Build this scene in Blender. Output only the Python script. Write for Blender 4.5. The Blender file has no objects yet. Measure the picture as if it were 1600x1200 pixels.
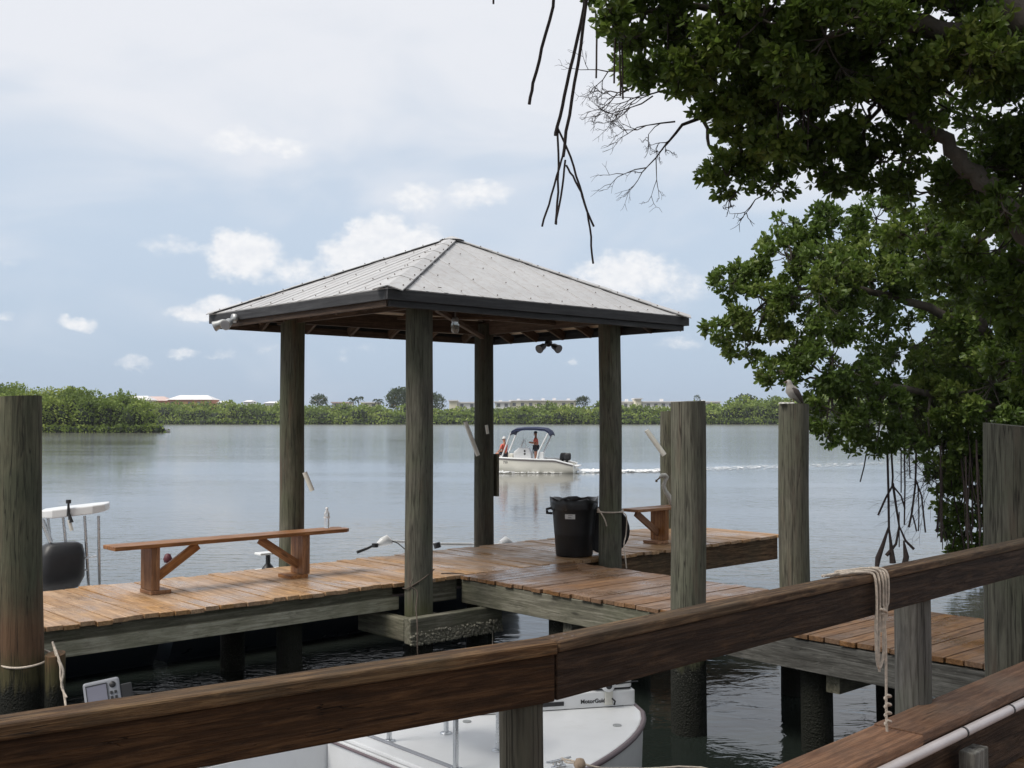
import bpy, math, random
import numpy as np
from mathutils import Vector, Matrix
R = math.radians
random.seed(7); rng = np.random.default_rng(7)
scene = bpy.context.scene
col = scene.collection

# ------------------------------------------------------------ camera, sky, sun
CAMZ = 2.40; FPX = 1700.0; PITCH = math.atan(52/1700)
cd = bpy.data.cameras.new("camera"); cam = bpy.data.objects.new("camera", cd); col.objects.link(cam)
cd.sensor_width = 36; cd.lens = 36*FPX/1600; cd.clip_start = .05; cd.clip_end = 20000
cam.location = (0, 0, CAMZ); cam.rotation_euler = (math.pi/2+PITCH, 0, 0)
scene.camera = cam
scene.render.resolution_x = 1024; scene.render.resolution_y = 768
scene.view_settings.view_transform = 'Standard'; scene.view_settings.look = 'None'
scene.view_settings.exposure = 0.08; scene.view_settings.gamma = 1

SUN_EL, SUN_AZ = R(54), R(-118)          # azimuth measured from +Y towards +X
sd = bpy.data.lights.new("sun", 'SUN'); sd.energy = 3.2; sd.angle = R(28); sd.color = (1, .95, .87)
so = bpy.data.objects.new("sun", sd); col.objects.link(so)
sv = Vector((math.sin(SUN_AZ)*math.cos(SUN_EL), math.cos(SUN_AZ)*math.cos(SUN_EL), math.sin(SUN_EL)))
so.rotation_euler = sv.to_track_quat('Z', 'Y').to_euler(); so.location = (-20, 5, 30)

class NT:
    """small helper to write node trees"""
    def __init__(s, nt): s.nt = nt; s.n = nt.nodes; s.l = nt.links
    def new(s, t, **kw):
        nd = s.n.new(t)
        for k, v in kw.items(): setattr(nd, k, v)
        return nd
    def put(s, sock, v):
        if v is None: return
        if hasattr(v, 'is_linked') or isinstance(v, bpy.types.NodeSocket): s.l.new(v, sock)
        else:
            if hasattr(sock.default_value, '__len__') and not hasattr(v, '__len__'): v = (v,)*len(sock.default_value)
            if hasattr(sock.default_value, '__len__') and len(sock.default_value) == 4 and len(v) == 3: v = (*v, 1)
            sock.default_value = v
    def m(s, op, a, b=None, c=None, clamp=False):
        nd = s.new('ShaderNodeMath', operation=op); nd.use_clamp = clamp
        s.put(nd.inputs[0], a); s.put(nd.inputs[1], b); s.put(nd.inputs[2], c); return nd.outputs[0]
    def vm(s, op, a, b=None):
        nd = s.new('ShaderNodeVectorMath', operation=op); s.put(nd.inputs[0], a); s.put(nd.inputs[1], b); return nd.outputs[0]
    def mix(s, f, a, b, blend='MIX'):
        nd = s.new('ShaderNodeMix', data_type='RGBA', blend_type=blend)
        s.put(nd.inputs[0], f); s.put(nd.inputs[6], a); s.put(nd.inputs[7], b); return nd.outputs[2]
    def mr(s, v, a, b, c=0., d=1., smooth=False):
        nd = s.new('ShaderNodeMapRange'); nd.clamp = True
        if smooth: nd.interpolation_type = 'SMOOTHSTEP'
        for i, x in enumerate((v, a, b, c, d)): s.put(nd.inputs[i], x)
        return nd.outputs[0]
    def noise(s, vec, scale, detail=3, rough=.55, dist=0.):
        nd = s.new('ShaderNodeTexNoise'); s.put(nd.inputs['Vector'], vec); s.put(nd.inputs['Scale'], scale)
        s.put(nd.inputs['Detail'], detail); s.put(nd.inputs['Roughness'], rough); s.put(nd.inputs['Distortion'], dist)
        return nd.outputs['Fac']
    def comb(s, x, y, z=0.):
        nd = s.new('ShaderNodeCombineXYZ'); s.put(nd.inputs[0], x); s.put(nd.inputs[1], y); s.put(nd.inputs[2], z); return nd.outputs[0]
    def sep(s, v):
        nd = s.new('ShaderNodeSeparateXYZ'); s.put(nd.inputs[0], v); return nd.outputs
    def bump(s, h, strength=.3, dist=.01, normal=None):
        nd = s.new('ShaderNodeBump'); s.put(nd.inputs['Height'], h); s.put(nd.inputs['Strength'], strength); s.put(nd.inputs['Distance'], dist)
        s.put(nd.inputs['Normal'], normal); return nd.outputs[0]

# world: Nishita sky, a thin high veil and cumulus placed by azimuth / elevation
w = bpy.data.worlds.new("World"); scene.world = w; w.use_nodes = True
t = NT(w.node_tree); t.n.clear()
sky = t.new('ShaderNodeTexSky', sky_type='NISHITA'); sky.sun_disc = False
sky.sun_elevation = SUN_EL; sky.sun_rotation = SUN_AZ; sky.air_density = 1.0; sky.dust_density = 1.2; sky.ozone_density = 1.2
tc = t.new('ShaderNodeTexCoord').outputs['Generated']
dx, dy, dz = t.sep(tc)
az = t.m('MULTIPLY', t.m('ARCTAN2', dx, dy), 57.2958)
el = t.m('MULTIPLY', t.m('ARCSINE', dz), 57.2958)
SKYK = 10.0                                   # colours below are radiance x 10, background strength is 0.1
def rad(r, g, b): return (r*SKYK, g*SKYK, b*SKYK)
hz = t.mr(el, -2., 11., 0, 1, True)
blue = t.mix(hz, rad(.42, .53, .69), rad(.57, .67, .80))
hi = t.mr(el, 9., 24., 0, 1, True)
blue = t.mix(hi, blue, rad(.80, .825, .87))
base = t.mix(.12, blue, sky.outputs[0])
vn = t.noise(t.comb(t.m('MULTIPLY', az, .045), t.m('MULTIPLY', el, .11)), 1.6, 4, .5, .4)
vv = t.m('ADD', vn, t.mr(el, 2., 22., -.22, .20))
vv = t.m('ADD', vv, t.mr(az, 2., 16., 0., .10))
base = t.mix(t.mr(vv, .36, .70, 0, .88, True), base, rad(.79, .81, .86))
# behind and above the camera the unseen sky is greyed to weaken its light
back = t.m('MULTIPLY', t.mr(dy, .15, -.5, 0, 1, True), .8)
base = t.mix(back, base, rad(.52, .54, .57))
def azel(px, py):
    x, y = (px-800)/FPX, (600-py)/FPX
    d = Vector((x, math.cos(PITCH)-y*math.sin(PITCH), math.sin(PITCH)+y*math.cos(PITCH))).normalized()
    return math.degrees(math.atan2(d.x, d.y)), math.degrees(math.asin(d.z))
wn = t.new('ShaderNodeTexNoise'); t.put(wn.inputs['Vector'], t.comb(az, t.m('MULTIPLY', el, 1.5))); wn.inputs['Scale'].default_value = .8; wn.inputs['Detail'].default_value = 5; wn.inputs['Roughness'].default_value = .6
wx, wy, wz = t.sep(wn.outputs['Color'])
azw = t.m('ADD', az, t.m('MULTIPLY', t.m('SUBTRACT', wx, .5), 1.5)); elw = t.m('ADD', el, t.m('MULTIPLY', t.m('SUBTRACT', wy, .5), 1.2))
den = None
for (px, py, rx, ry, k) in [(375, 222, 52, 20, .62), (435, 230, 55, 13, .6), (650, 310, 40, 22, .7), (748, 300, 55, 20, .7), (725, 318, 28, 16, .5),
        (380, 398, 58, 36, 1), (360, 385, 35, 25, 1), (465, 425, 52, 22, .62), (270, 385, 50, 16, .45), (420, 438, 30, 12, .35), (595, 385, 62, 42, 1.1), (560, 405, 60, 40, 1), (650, 390, 55, 34, 1), (535, 428, 40, 14, .45),
        (345, 478, 38, 18, .85), (305, 492, 42, 12, .8), (122, 508, 28, 11, .75), (285, 552, 26, 8, .5), (345, 555, 22, 7, .4), (208, 567, 26, 9, .5), (560, 545, 60, 8, .25), (535, 560, 20, 8, .3),
        (980, 430, 85, 34, .85), (1050, 445, 70, 30, .5), (935, 425, 40, 24, .6), (1060, 535, 40, 14, .4), (415, 545, 28, 9, .3), (890, 562, 14, 8, .4), (5, 410, 20, 10, .3), (5, 495, 22, 8, .4), (1000, 500, 40, 12, .25), (285, 330, 30, 10, .2)]:
    a0, e0 = azel(px, py); ra = rx/FPX*57.3*1.15; re = ry/FPX*57.3*1.25
    d2 = t.m('ADD', t.m('POWER', t.m('ABSOLUTE', t.m('DIVIDE', t.m('SUBTRACT', azw, a0), ra)), 2.), t.m('POWER', t.m('ABSOLUTE', t.m('DIVIDE', t.m('SUBTRACT', elw, e0), re)), 2.))
    b = t.m('MULTIPLY', t.mr(d2, 1.25, .0, 0, 1), k)
    den = b if den is None else t.m('SMOOTH_MAX', den, b, .12)
cn = t.noise(t.comb(az, t.m('MULTIPLY', el, 1.3)), 1.5, 6, .6)
dd = t.m('ADD', den, t.m('MULTIPLY', t.m('SUBTRACT', cn, .5), .62))
cm = t.mr(dd, .12, .80, 0, .95, True); cm = t.m('MULTIPLY', cm, t.mr(den, .03, .3, 0, 1))
base = t.mix(cm, base, t.mix(t.mr(cn, .35, .65), rad(.80, .82, .86), rad(.90, .905, .92)))
bg = t.new('ShaderNodeBackground'); bg.inputs['Strength'].default_value = .1; t.put(bg.inputs['Color'], base)
wo = t.new('ShaderNodeOutputWorld'); t.l.new(bg.outputs[0], wo.inputs['Surface'])

# ------------------------------------------------------------ frames and helpers
P0 = Vector((-1.13, 11.62)); TH = R(42)              # dock frame: a runs along the walkway, b across it (away)
U1 = Vector((math.cos(TH), math.sin(TH))); U2 = Vector((-math.sin(TH), math.cos(TH)))
DECK = .65; WZ = -.35      # deck top and water level
def W(a, b, z=0.):
    p = P0+U1*a+U2*b; return Vector((p.x, p.y, z))
def pix(px, py, Y):
    x, y = (px-800)/FPX, (600-py)/FPX
    d = Vector((x, math.cos(PITCH)-y*math.sin(PITCH), math.sin(PITCH)+y*math.cos(PITCH)))
    return Vector((0, 0, CAMZ))+d*(Y/d.y)
def ab(v):
    q = Vector((v[0], v[1]))-P0; return q.dot(U1), q.dot(U2)

def tag(o, label=None, cat=None, group=None, kind=None):
    if label: o['label'] = label
    if cat: o['category'] = cat
    if group: o['group'] = group
    if kind: o['kind'] = kind
    return o
def thing(name, label, cat, loc=(0, 0, 0), rotz=0., group=None):
    o = bpy.data.objects.new(name, None); col.objects.link(o); o.empty_display_size = .2
    o.location = loc; o.rotation_euler = (0, 0, rotz); return tag(o, label, cat, group)
def children(o): return [c for c in bpy.data.objects if c.parent == o]
def copy_tree(o, parent=None):
    kids = children(o); c = o.copy(); col.objects.link(c)
    if parent is not None: c.parent = parent
    for k in kids: copy_tree(k, c)
    return c

class MB:
    def __init__(s): s.v = []; s.f = []; s.gc = []; s.rn = []; s.mi = []; s.sm = []; s.cm = 0; s.cs = False
    def _add(s, vs, fs, gs, r=None):
        o = len(s.v); s.v += [tuple(x) for x in vs]; s.gc += [tuple(x) for x in gs]
        r = random.random() if r is None else r
        for f in fs: s.f.append([i+o for i in f]); s.rn.append(r); s.mi.append(s.cm); s.sm.append(s.cs)
    def box(s, c, d, rot=None, r=None):
        c = Vector(c); ax = max(range(3), key=lambda i: d[i]); o = [ax]+[i for i in range(3) if i != ax]
        vs, gs = [], []
        for k in range(8):
            l = Vector([(d[i]/2 if (k >> i) & 1 else -d[i]/2) for i in range(3)])
            gs.append((l[o[0]], l[o[1]], l[o[2]])); vs.append(c+(rot@l if rot else l))
        s._add(vs, [(0, 2, 3, 1), (4, 5, 7, 6), (0, 1, 5, 4), (2, 6, 7, 3), (0, 4, 6, 2), (1, 3, 7, 5)], gs, r); return s
    def bb(s, x0, x1, y0, y1, z0, z1, r=None): return s.box(((x0+x1)/2, (y0+y1)/2, (z0+z1)/2), (x1-x0, y1-y0, z1-z0), None, r)
    def beam(s, p0, p1, w, h, up=(0, 0, 1), r=None):
        p0, p1 = Vector(p0), Vector(p1); x = (p1-p0).normalized(); y = Vector(up).cross(x).normalized(); z = x.cross(y)
        m = Matrix((x, y, z)).transposed(); return s.box((p0+p1)/2, ((p1-p0).length, w, h), m, r)
    def tube(s, pts, rad, n=8, cap=True, r=None, sm=True, squash=None):
        pts = [Vector(p) for p in pts]
        if not hasattr(rad, '__len__'): rad = [rad]*len(pts)
        vs, gs, fs = [], [], []; L = 0; prev = None
        for i, p in enumerate(pts):
            d = (pts[min(i+1, len(pts)-1)]-pts[max(i-1, 0)])
            d = d.normalized() if d.length > 1e-9 else Vector((0, 0, 1))
            if prev is None: x = d.orthogonal().normalized()
            else:
                x = prev-d*prev.dot(d); x = x.normalized() if x.length > 1e-6 else d.orthogonal().normalized()
            prev = x; y = d.cross(x)
            if i: L += (p-pts[i-1]).length
            for k in range(n):
                a = 2*math.pi*k/n; rr = rad[i]
                off = x*math.cos(a)*rr+y*math.sin(a)*rr
                if squash: off = Vector((off.x*squash[0], off.y*squash[1], off.z*squash[2]))
                vs.append(p+off); gs.append((L, math.cos(a)*max(rad), math.sin(a)*max(rad)))
        for i in range(len(pts)-1):
            for k in range(n):
                k2 = (k+1) % n; fs.append((i*n+k, i*n+k2, (i+1)*n+k2, (i+1)*n+k))
        old = s.cs; s.cs = sm; s._add(vs, fs, gs, r); s.cs = old
        if cap:
            o = len(s.v)-len(vs)
            for ring, rev in ((0, True), (len(pts)-1, False)):
                idx = [ring*n+k for k in range(n)]; c = vs[ring*n:(ring+1)*n]
                s._add(c, [list(reversed(range(n))) if rev else list(range(n))], [gs[j] for j in idx], s.rn[-1])
        return s
    def lathe(s, prof, c=(0, 0, 0), n=20, sm=True, r=None, axis='Z'):
        c = Vector(c); vs, gs, fs = [], [], []
        for (rr, z) in prof:
            for k in range(n):
                a = 2*math.pi*k/n; l = Vector((rr*math.cos(a), rr*math.sin(a), z))
                if axis == 'X': l = Vector((l.z, l.x, l.y))
                if axis == 'Y': l = Vector((l.x, l.z, l.y))
                vs.append(c+l); gs.append((z, rr*math.cos(a), rr*math.sin(a)))
        for i in range(len(prof)-1):
            for k in range(n):
                k2 = (k+1) % n; fs.append((i*n+k, i*n+k2, (i+1)*n+k2, (i+1)*n+k))
        old = s.cs; s.cs = sm; s._add(vs, fs, gs, r); s.cs = old; return s
    def prism(s, poly, z0, z1, r=None):
        n = len(poly); vs = [(x, y, z0) for x, y in poly]+[(x, y, z1) for x, y in poly]
        fs = [list(reversed(range(n))), list(range(n, 2*n))]+[(i, (i+1) % n, (i+1) % n+n, i+n) for i in range(n)]
        s._add(vs, fs, [(v[0], v[1], v[2]) for v in vs], r); return s
    def poly(s, pts, r=None):
        s._add(pts, [list(range(len(pts)))], pts, r); return s
    def build(s, name, mats, parent=None, bevel=0., loc=(0, 0, 0), rotz=0., kind=None):
        me = bpy.data.meshes.new(name); me.from_pydata(s.v, [], s.f)
        if not isinstance(mats, (list, tuple)): mats = [mats]
        for m in mats: me.materials.append(m)
        me.polygons.foreach_set('material_index', s.mi); me.polygons.foreach_set('use_smooth', s.sm)
        a = me.attributes.new('gc', 'FLOAT_VECTOR', 'POINT'); a.data.foreach_set('vector', np.array(s.gc, dtype=np.float32).ravel())
        a = me.attributes.new('rnd', 'FLOAT', 'FACE'); a.data.foreach_set('value', np.array(s.rn, dtype=np.float32))
        me.update(); o = bpy.data.objects.new(name, me); col.objects.link(o)
        o.location = loc; o.rotation_euler = (0, 0, rotz)
        if parent: o.parent = parent
        if kind: o['kind'] = kind
        if bevel:
            b = o.modifiers.new('bevel', 'BEVEL'); b.width = bevel; b.segments = 2; b.limit_method = 'ANGLE'; b.angle_limit = R(40)
        return o

# ------------------------------------------------------------ materials
def newmat(name):
    m = bpy.data.materials.new(name); m.use_nodes = True; t = NT(m.node_tree); t.n.clear()
    o = t.new('ShaderNodeOutputMaterial'); b = t.new('ShaderNodeBsdfPrincipled'); t.l.new(b.outputs[0], o.inputs[0])
    return m, t, b, o
def attr(t, n, what='Fac'):
    nd = t.new('ShaderNodeAttribute'); nd.attribute_name = n; return nd.outputs[what]
def plain(name, c, rough=.5, metal=0., var=.12, scale=6., bump=.0, spec=.5, dirt=None):
    m, t, b, o = newmat(name); oc = t.new('ShaderNodeTexCoord').outputs['Object']
    n = t.noise(oc, scale, 5, .6)
    cc = t.mix(t.mr(n, .3, .7), tuple(x*(1-var) for x in c), tuple(min(1, x*(1+var)) for x in c))
    if dirt: cc = t.mix(t.mr(t.noise(oc, scale*.35, 6, .65), .52, .72, 0, dirt[1]), cc, dirt[0])
    t.put(b.inputs['Base Color'], cc); t.put(b.inputs['Roughness'], t.mr(n, .2, .8, rough*.85, min(1, rough*1.15)))
    b.inputs['Metallic'].default_value = metal; b.inputs['Specular IOR Level'].default_value = spec
    if bump: t.put(b.inputs['Normal'], t.bump(t.noise(oc, scale*5, 4), bump, .01))
    return m
def wood(name, dark, mid, light, rough=.6, gs=1.0, bump=.5, green=None, wet=0., grey=None, spec=.4, vary=1.):
    m, t, b, o = newmat(name); gc = attr(t, 'gc', 'Vector'); rn = attr(t, 'rnd')
    off = t.comb(t.m('MULTIPLY', rn, 37.), t.m('MULTIPLY', rn, 91.), t.m('MULTIPLY', rn, 53.))
    v = t.vm('ADD', gc, off); oc = t.new('ShaderNodeTexCoord').outputs['Object']
    g1 = t.noise(t.vm('MULTIPLY', v, (1.6*gs, 26*gs, 26*gs)), 1., 6, .66, 1.0)
    g2 = t.noise(t.vm('MULTIPLY', v, (3*gs, 120*gs, 120*gs)), 1., 3, .6)
    big = t.noise(oc, 1.7, 4, .6)
    c = t.mix(t.mr(g1, .30, .55), dark, mid); c = t.mix(t.mr(g1, .5, .75), c, light)
    c = t.mix(t.m('MULTIPLY', t.mr(g2, .48, .68), .5), c, dark)
    hsv = t.new('ShaderNodeHueSaturation'); t.put(hsv.inputs['Color'], c)
    t.put(hsv.inputs['Value'], t.m('ADD', t.mr(rn, 0, 1, 1-.28*vary, 1+.22*vary), t.mr(big, .3, .7, -.12, .12)))
    t.put(hsv.inputs['Saturation'], t.mr(t.m('FRACT', t.m('MULTIPLY', rn, 7.3)), 0, 1, .82, 1.1)); c = hsv.outputs[0]
    iso = t.noise(t.vm('MULTIPLY', v, (9, 26, 26)), 1., 8, .72); c = t.mix(t.mr(iso, .50, .68, 0, .45), c, tuple(x*.55 for x in dark)); c = t.mix(t.mr(iso, .44, .30, 0, .35), c, light)
    if grey: c = t.mix(t.mr(t.noise(oc, 2.6, 5, .65), .45, .68, 0, grey[1]), c, grey[0])
    if green: c = t.mix(t.mr(t.noise(oc, 1.3, 5, .65, .5), .42, .66, 0, green[1]), c, green[0])
    # knots
    vo = t.new('ShaderNodeTexVoronoi'); t.put(vo.inputs['Vector'], t.vm('MULTIPLY', v, (1.6, 6, 6))); vo.inputs['Scale'].default_value = 1.
    c = t.mix(t.mr(vo.outputs['Distance'], .05, .12, .75, 0), c, tuple(x*.45 for x in dark))
    cr = t.noise(t.vm('MULTIPLY', v, (2.2, 34, 34)), 1., 3, .5, .25); crk = t.mr(t.m('ABSOLUTE', t.m('SUBTRACT', cr, .56)), .0, .009, 1, 0)
    crk = t.m('MULTIPLY', crk, t.mr(t.noise(t.vm('MULTIPLY', v, (2.5, 5, 5)), 1., 2), .5, .58)); c = t.mix(t.m('MULTIPLY', crk, .85), c, tuple(x*.2 for x in dark))
    t.put(b.inputs['Base Color'], c)
    r = t.mr(g1, .3, .7, rough*1.1, rough*.9)
    if wet: r = t.m('SUBTRACT', r, t.m('MULTIPLY', t.mr(t.noise(t.vm('MULTIPLY', oc, (1., 1., 1.)), 1.1, 4, .6), .46, .60), wet))
    t.put(b.inputs['Roughness'], r); b.inputs['Specular IOR Level'].default_value = spec
    h = t.m('SUBTRACT', t.m('ADD', t.m('ADD', g1, iso), t.m('MULTIPLY', g2, .5)), t.m('MULTIPLY', crk, 1.5)); t.put(b.inputs['Normal'], t.bump(h, bump, .006))
    return m
M = {}
M['deck'] = wood('deck_wood', (.22, .12, .055), (.44, .26, .125), (.60, .40, .22), .55, 1, .5, wet=.34, grey=((.36, .25, .18), .4), vary=.55)
M['deck2'] = wood('deck_wood_red', (.10, .05, .022), (.225, .12, .056), (.34, .20, .105), .52, 1, .5, wet=.36, grey=((.22, .15, .11), .4), vary=.6)
M['bench'] = wood('bench_wood', (.16, .065, .022), (.34, .15, .052), (.48, .25, .10), .5, 1, .4, wet=.1)
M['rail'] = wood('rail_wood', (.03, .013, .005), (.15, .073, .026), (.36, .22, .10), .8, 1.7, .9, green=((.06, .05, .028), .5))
M['railshade'] = wood('rail_shaded_wood', (.014, .006, .002), (.052, .024, .009), (.115, .058, .024), .7, 1.7, .9, spec=.25)  # darker copy of the rail wood: stain plus its shade put into the colour
M['lowrail'] = wood('low_rail_wood', (.10, .042, .017), (.25, .108, .043), (.38, .19, .085), .6, 1.7, .9, grey=((.2, .15, .11), .35))
M['stringer'] = wood('stringer_wood', (.06, .055, .04), (.15, .14, .10), (.27, .255, .20), .75, .8, .7, green=((.075, .085, .045), .5))
M['ledger'] = wood('pale_ledger_wood', (.17, .16, .12), (.38, .36, .28), (.50, .48, .39), .8, 1., .6, green=((.13, .14, .08), .5))
M['greywood'] = wood('weathered_wood', (.05, .047, .04), (.15, .145, .13), (.27, .265, .245), .8, .7, 1.0)
M['rafter'] = wood('rafter_wood', (.05, .03, .018), (.11, .066, .042), (.17, .11, .07), .7, 1, .4)
M['ply'] = wood('ceiling_plywood', (.36, .27, .19), (.58, .46, .34), (.66, .54, .42), .7, .6, .2)
M['fascia'] = wood('fascia_paint', (.022, .022, .024), (.04, .04, .043), (.065, .064, .065), .6, 1, .2)
M['black'] = plain('black_plastic', (.016, .016, .018), .45, var=.25, scale=9, bump=.05)
M['bag'] = plain('bin_bag', (.012, .012, .014), .3, var=.2, bump=.4)
M['rope'] = plain('pale_rope', (.58, .50, .42), .85, var=.3, scale=60, bump=.6)
M['ropedark'] = plain('dark_rope', (.10, .075, .06), .85, var=.3, scale=60, bump=.6)
M['gel'] = plain('white_gelcoat', (.74, .75, .76), .32, var=.05, scale=3, bump=.12, dirt=((.42, .41, .37), .5))
M['gel2'] = plain('cream_gelcoat', (.82, .80, .72), .3, var=.04, scale=2)
M['grey'] = plain('grey_plastic', (.28, .29, .32), .5, var=.1)
M['alu'] = plain('aluminium_tube', (.62, .64, .66), .28, 1., var=.08, scale=14)
M['pvc'] = plain('white_pvc', (.66, .65, .60), .45, var=.08, scale=7, dirt=((.36, .34, .27), .6))
M['pvcpink'] = plain('pipe_plastic', (.58, .53, .53), .32, var=.07, scale=5, dirt=((.32, .29, .26), .5))
M['darkhull'] = plain('dark_blue_gelcoat', (.02, .028, .04), .3, var=.1)
M['navy'] = plain('navy_canvas', (.010, .018, .065), .8, var=.2, scale=20)
M['skin'] = plain('skin', (.42, .19, .12), .6, var=.1)
M['red'] = plain('red_cloth', (.62, .13, .09), .85, var=.2, scale=12)
M['winecloth'] = plain('dark_red_rubber', (.10, .02, .03), .6)
M['darkcloth'] = plain('dark_cloth', (.03, .03, .04), .9)
M['hair'] = plain('hair', (.05, .03, .02), .8)
M['whitecloth'] = plain('white_cloth', (.65, .64, .62), .9)
M['screen'] = plain('screen_glass', (.20, .20, .25), .25, var=.05)
M['rub'] = plain('rub_rail', (.16, .12, .13), .4, var=.15)
M['orange'] = plain('terracotta_wall', (.48, .22, .13), .9, scale=.3)
M['cream'] = plain('cream_wall', (.78, .74, .58), .9, var=.06, scale=.3)
M['whitewall'] = plain('white_wall', (.82, .82, .81), .9, var=.05, scale=.3)
M['whiteroof'] = plain('white_roof', (.74, .73, .74), .7, var=.05, scale=.4)
M['pinkroof'] = plain('pink_roof', (.56, .43, .40), .8, var=.08, scale=.4)
M['window'] = plain('window_glass', (.16, .17, .19), .15, var=.2, scale=.5)
M['mud'] = plain('mud', (.06, .055, .035), .95, scale=.1)
M['bird'] = plain('gull_feather', (.38, .36, .34), .8, var=.25, scale=25)
M['birddark'] = plain('dark_feather', (.085, .07, .065), .8, var=.3, scale=25)
M['egret'] = plain('heron_feather', (.50, .49, .45), .8, var=.15, scale=25)
M['beak'] = plain('beak', (.14, .09, .05), .5)
M['guano'] = plain('guano', (.5, .5, .47), .95, var=.3, scale=30, bump=.5)
M['label'] = plain('paper_label', (.7, .7, .7), .6)
M['dark'] = plain('dark_print', (.02, .02, .022), .5)
M['float'] = plain('float_ball', (.40, .30, .22), .7, var=.2, scale=30, bump=.3)
M['yfloat'] = plain('yellow_float', (.33, .34, .20), .7, var=.2, scale=30, bump=.3)
M['bark'] = plain('mangrove_bark', (.095, .08, .066), .9, var=.4, scale=7, bump=.7, dirt=((.19, .17, .15), .6))
M['root'] = plain('root_bark', (.04, .028, .026), .9, var=.4, scale=20, bump=.5)
M['screw'] = plain('roof_screw', (.10, .07, .055), .6)

# piling: treated wood with green stain, tide mark near the water (object origin sits at water level)
def pile_mat(name, brown=.0, tide=.32, top=(.15, .142, .105)):
    m, t, b, o = newmat(name); oc = t.new('ShaderNodeTexCoord').outputs['Object']
    x, y, z = t.sep(oc)
    inf = t.new('ShaderNodeObjectInfo').outputs['Random']
    off = t.comb(t.m('MULTIPLY', inf, 31.), t.m('MULTIPLY', inf, 17.), t.m('MULTIPLY', inf, 57.)); v = t.vm('ADD', oc, off)
    g1 = t.noise(t.vm('MULTIPLY', v, (15, 15, 1.7)), 1., 6, .68, .9); g2 = t.noise(t.vm('MULTIPLY', v, (70, 70, 5)), 1., 4, .6)
    big = t.noise(v, 1.4, 4, .6, .5)
    c = t.mix(t.mr(g1, .33, .66), tuple(k*.42 for k in top), top)
    c = t.mix(t.mr(big, .42, .62, 0, .7), c, (.098, .108, .066)); c = t.mix(t.m('MULTIPLY', t.mr(g2, .50, .66), .62), c, (.04, .036, .026))
    pn = t.noise(t.vm('MULTIPLY', v, (7, 7, .8)), 1., 4, .6)
    c = t.mix(t.mr(pn, .56, .70, 0, .55), c, (.12, .075, .05))
    if brown:
        bz = t.m('ADD', z, t.m('MULTIPLY', big, .9)); c = t.mix(t.m('MULTIPLY', t.mr(bz, 1.75, 1.2), brown), c, t.mix(g1, (.10, .045, .022), (.26, .13, .06)))
    tz = t.m('ADD', z, t.m('MULTIPLY', t.m('SUBTRACT', g1, .5), .35))
    c = t.mix(t.mr(tz, tide+.22, tide+.05, 0, .8), c, (.075, .08, .03)); c = t.mix(t.mr(tz, tide, tide-.1), c, (.012, .013, .009))
    vo = t.new('ShaderNodeTexVoronoi'); t.put(vo.inputs['Vector'], v); vo.inputs['Scale'].default_value = 62
    low = t.mr(tz, tide, tide-.1)
    c = t.mix(t.m('MULTIPLY', t.mr(vo.outputs['Distance'], .35, .12), t.m('MULTIPLY', low, t.mr(big, .5, .6))), c, (.10, .10, .085))
    hv = t.new('ShaderNodeHueSaturation'); t.put(hv.inputs['Color'], c); t.put(hv.inputs['Value'], t.mr(inf, 0, 1, .72, 1.18)); t.put(hv.inputs['Saturation'], t.mr(t.m('FRACT', t.m('MULTIPLY', inf, 7.7)), 0, 1, .7, 1.25)); c = hv.outputs[0]
    # drying cracks
    cr = t.noise(t.vm('MULTIPLY', v, (26, 26, .55)), 1., 3, .5, .3); crk = t.mr(t.m('ABSOLUTE', t.m('SUBTRACT', cr, .52)), .0, .016, 1, 0)
    c = t.mix(t.m('MULTIPLY', crk, .75), c, (.02, .018, .014))
    t.put(b.inputs['Base Color'], c); b.inputs['Roughness'].default_value = .82; b.inputs['Specular IOR Level'].default_value = .3
    h = t.m('ADD', t.m('MULTIPLY', g1, .8), t.m('MULTIPLY', g2, .5)); h = t.m('SUBTRACT', h, crk); h = t.m('ADD', h, t.m('MULTIPLY', low, t.m('MULTIPLY', vo.outputs['Distance'], 1.6)))
    t.put(b.inputs['Normal'], t.bump(h, .8, .008)); return m
M['pile'] = pile_mat('piling_wood'); M['pile_brown'] = pile_mat('piling_wood_brown', .85, .42, (.21, .20, .125))
M['pile_dark'] = pile_mat('piling_wood_dark', .15, .35, (.11, .11, .08))

def roofmat():
    m, t, b, o = newmat('roof_metal'); oc = t.new('ShaderNodeTexCoord').outputs['Object']; rn = attr(t, 'rnd')
    n = t.noise(oc, 1.3, 6, .65, .3); n2 = t.noise(oc, 14, 4, .7)
    c = t.mix(t.mr(n, .3, .7), (.385, .385, .39), (.51, .51, .515)); c = t.mix(t.m('MULTIPLY', t.mr(n2, .46, .7), .5), c, (.30, .26, .23))
    t.put(b.inputs['Base Color'], c); b.inputs['Roughness'].default_value = .45; b.inputs['Metallic'].default_value = .0
    t.put(b.inputs['Normal'], t.bump(n, .15, .05)); return m
M['roof'] = roofmat()

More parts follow.
